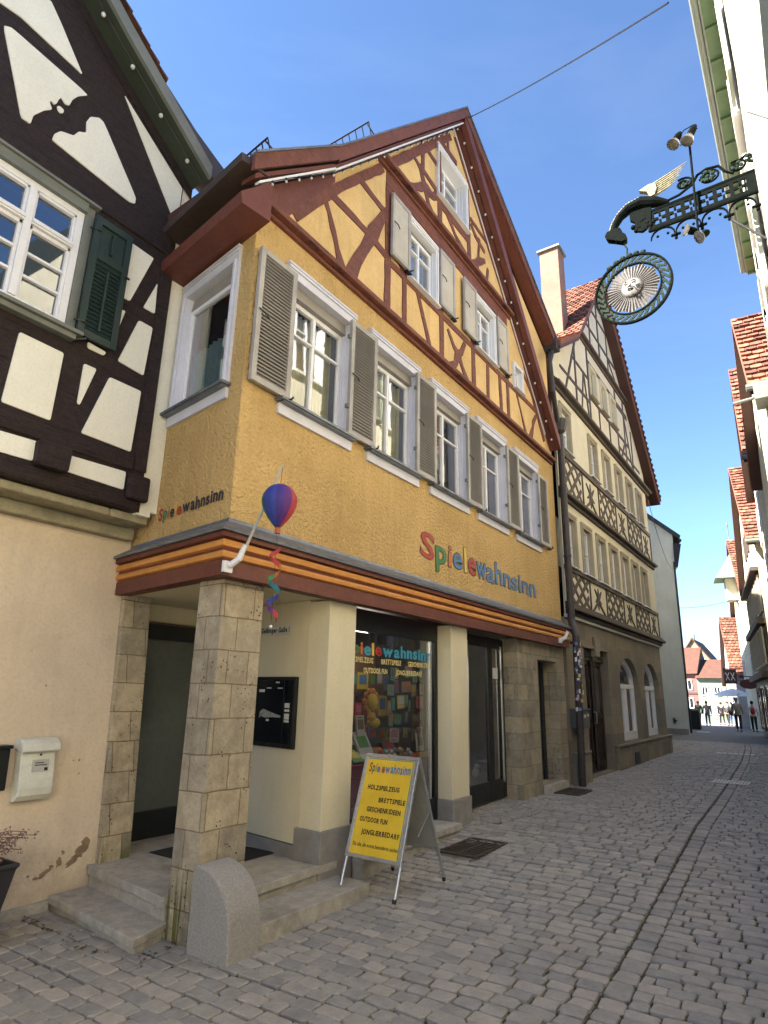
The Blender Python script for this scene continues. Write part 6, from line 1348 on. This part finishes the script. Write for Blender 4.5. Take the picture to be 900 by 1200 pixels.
# ------------------------------------------------------------ goods in the shop window
m = MB(); m.box(5.75, 8.5, 4.75, 5.7, .78, .83); m.box(5.77, 8.48, 4.74, 4.76, .35, .78)
td = thing('display_table', 'display table with red cloth inside the toy shop window', 'table', (6.8, 5.2, .06)); obj('tabletop', m, mat('red_cloth', (.30, .02, .03), .8), td)
m = MB(); [m.box(x, x + .05, 5.6, 5.65, .06, .78) for x in (5.8,)]; obj('leg', m, BLK, td); m = MB(); [m.box(x, x + .05, 5.6, 5.65, .06, .78) for x in (8.4,)]; obj('leg', m, BLK, td)
G_ = random.Random(11)
PAL = [('red', (.45, .04, .04)), ('yellow', (.60, .42, .05)), ('green', (.08, .28, .09)), ('blue', (.05, .18, .40)), ('white', (.55, .55, .52)), ('orange', (.55, .18, .04)), ('pink', (.50, .18, .26)), ('teal', (.05, .30, .30)), ('brown', (.16, .08, .04)), ('grey', (.22, .22, .22))]
def gm(n): return mat('toy_' + n, dict(PAL)[n], .6)
# picture cards in hanging columns
k = 0
for ci, (x0, zt) in enumerate(((7.28, 2.02), (7.50, 2.04), (7.74, 2.06), (8.00, 2.0), (8.24, 2.04))):
    for r_ in range(5):
        c1, c2 = G_.choice(PAL)[0], G_.choice(PAL)[0]; z = zt - .20 * r_; yy = 4.80 + .03 * ci
        cw, chh = G_.uniform(.11, .17), G_.uniform(.13, .18); xo = x0 + G_.uniform(-.02, .03); tl = G_.uniform(-.10, .10); Mc = T_((xo, yy + G_.uniform(0, .08), z - .17)) @ Matrix.Rotation(tl, 4, 'Y') @ Matrix.Rotation(G_.uniform(-.35, .35), 4, 'Z')
        m = MB(); m.box(0, cw, 0, .008, 0, chh, M=Mc); cd = obj('picture_card', m, gm(c1))
        tag(cd, '%s card with %s picture, %s from top in the %s column of the display window' % (c1, c2, ['first', 'second', 'third', 'fourth', 'fifth'][r_], ['leftmost', 'second', 'middle', 'fourth', 'rightmost'][ci]), 'card', 'cards hanging in columns in the shop window')
        m = MB(); sh = G_.random()
        if sh < .5: m.box(cw * .12, cw * .88, -.003, 0, chh * .35, chh * .9, M=Mc); m.box(cw * .2, cw * .8, -.003, 0, chh * .12, chh * .22, M=Mc)
        else: m.prism([(cw * .2, chh * .25), (cw * .8, chh * .3), (cw * .65, chh * .8), (cw * .4, chh * .9)], -.003, 0, M=Mc)
        pc = obj('picture', m, gm(c2)); pc.parent = cd
items = [('plush_sun', 'yellow plush sun hanging in the upper left of the display window', 'soft toy'), ('plush_duck', 'yellow plush figure sitting under the plush sun', 'soft toy')]
t = thing('plush_sun', items[0][1], 'soft toy', (6.98, 4.9, 1.56)); m = MB(); m.ball((6.98, 4.9, 1.56), .11, 12, (1, .5, 1)); obj('cushion_body', m, gm('yellow'), t, smooth=True)
m = MB(); [m.ball((6.98 + .14 * math.cos(a * .628), 4.92, 1.56 + .14 * math.sin(a * .628)), .045, 6, (1, .6, 1)) for a in range(10)]; obj('ray_tufts', m, gm('orange'), t, smooth=True)
t = thing('plush_duck', items[1][1], 'soft toy', (7.02, 4.9, 1.30)); m = MB(); m.ball((7.02, 4.9, 1.30), .10, 10, (1.2, .7, .7)); m.ball((6.94, 4.88, 1.38), .06, 10); obj('plush_body', m, gm('yellow'), t, smooth=True); m = MB(); m.ball((6.87, 4.86, 1.37), .025, 6, (1.4, 1, .6)); obj('beak', m, gm('orange'), t)
def book(x, y, z, w_, h_, tilt, c1, c2, lab, rz=0):
    t = thing('picture_book', lab, 'book', (x, y, z), 'books and games on the display table'); Mb = T_((x, y, z)) @ Matrix.Rotation(rz, 4, 'Z') @ Matrix.Rotation(R(-tilt), 4, 'X')
    m = MB(); m.box(0, w_, 0, .03, 0, h_, M=Mb); obj('cover', m, gm(c1), t, bevel=.004); m = MB(); m.box(w_ * .15, w_ * .85, -.003, 0, h_ * .3, h_ * .8, M=Mb); m.box(w_ * .2, w_ * .8, -.003, 0, h_ * .86, h_ * .93, M=Mb); obj('cover_picture', m, gm(c2), t)
book(6.62, 4.86, 1.16, .17, .24, 8, 'white', 'brown', 'upright white book with a brown picture standing left in the display')
book(6.82, 4.95, .92, .30, .30, 30, 'white', 'green', 'large white picture book with green drawings leaning in the middle of the display')
book(6.70, 4.80, .84, .34, .24, 62, 'red', 'white', 'red and white game box lying flat at the front left of the table')
book(7.08, 4.82, .84, .30, .26, 58, 'orange', 'brown', 'orange game box lying next to the red one')
book(6.50, 4.80, .86, .22, .22, 55, 'green', 'yellow', 'green book lying at the far left of the table')
book(8.02, 4.82, .90, .16, .24, 6, 'white', 'grey', 'white sheet with a grey drawing propped at the right of the display')
book(8.00, 4.78, .80, .30, .09, 5, 'yellow', 'yellow', 'small yellow notice strip below the white sheet')
book(7.42, 4.95, .88, .26, .20, 20, 'brown', 'red', 'brown box with a red picture behind the toy animals')
ANC = ['white', 'white', 'brown', 'grey', 'white', 'red', 'teal', 'pink', 'blue', 'yellow']
for i in range(10):
    x = 7.25 + (i % 5) * .13 + G_.uniform(-.02, .02); y = 4.80 + (i // 5) * .12; c = ANC[i]
    t = thing('toy_animal', 'small %s toy figure, %s in the %s row on the display table' % (c, ['first', 'second', 'third', 'fourth', 'fifth'][i % 5], ['front', 'back'][i // 5]), 'toy', (x, y, .83), 'little toy figures on the display table')
    m = MB(); m.ball((x, y, .88), .04, 8, (1.3, .8, .9)); [m.tube([(x + a, y + b, .88), (x + a, y + b, .83)], .011, 5) for a in (-.03, .03) for b in (-.015, .015)]; obj('figure_body', m, gm(c), t, smooth=True)
    m = MB(); m.ball((x - .05, y, .93), .028, 8); m.ball((x - .05, y - .018, .955), .010, 5); m.ball((x - .05, y + .018, .955), .010, 5); obj('head', m, gm(c), t, smooth=True)
tb_ = thing('back_shelf', 'tall shelf of coloured game boxes at the back of the display', 'shelf', (7.4, 5.9, .06))
m = MB(); [m.box(6.4, 8.9, 5.85, 6.2, z, z + .03) for z in (.9, 1.3, 1.7)]; m.box(6.4, 8.9, 6.2, 6.22, .1, 2.4); obj('shelf_board', m, gm('brown'), tb_)
for zi, z in enumerate((.93, 1.33, 1.73)):
    x = 6.42; bi = 0
    while x < 8.8:
        w_ = G_.uniform(.10, .32); h_ = G_.uniform(.16, .34); c = G_.choice(PAL)[0]; lab_c = c
        c2 = G_.choice(PAL)[0]; bx_ = thing('game_box', '%s toy box with %s print, %s from the left on the %s back shelf' % (c, c2, 'first second third fourth fifth sixth seventh eighth ninth tenth eleventh twelfth thirteenth fourteenth fifteenth sixteenth seventeenth eighteenth nineteenth twentieth'.split()[bi], ('lowest', 'middle', 'top')[zi]), 'box', (x, 5.9, z), 'boxed toys on the back shelf'); bi += 1
        m = MB(); m.box(x, x + w_ - .02, 5.87, 6.1, z, z + h_); obj('carton', m, gm(c), bx_); m = MB(); m.box(x + w_ * .15, x + w_ * .75, 5.865, 5.869, z + h_ * .3, z + h_ * .85); obj('printed_front', m, gm(c2), bx_)
        x += w_
# figures behind the shop door glass
for i, (x, z, c) in enumerate(((10.2, .42, 'white'), (10.28, .40, 'orange'), (9.2, 1.0, 'brown'), (9.35, 1.6, 'red'), (9.05, 1.9, 'pink'))):
    t = thing('shelf_toy', ['white plush by the foot of the shop door side light', 'orange plush by the foot of the shop door side light', 'brown toy halfway up behind the shop door', 'red toy hanging behind the shop door', 'pink toy hanging highest behind the shop door'][i], 'toy', (x, 5.0, z))
    m = MB(); m.ball((x, 5.0, z), .07, 8, (1, .8, 1.2)); obj('plush_body', m, gm(c), t, smooth=True); m = MB(); m.ball((x, 4.98, z + .10), .05, 8); obj('head', m, gm(c), t, smooth=True)
t = thing('shop_counter', 'dim shop counter with shelves seen through the door glass', 'counter', (9.8, 7, 0)); m = MB(); m.box(9.2, 10.6, 6.6, 7.0, .06, 1.0); obj('counter_front', m, gm('brown'), t); m = MB(); m.box(9.15, 10.65, 6.55, 7.05, 1.0, 1.05); obj('worktop', m, gm('grey'), t)
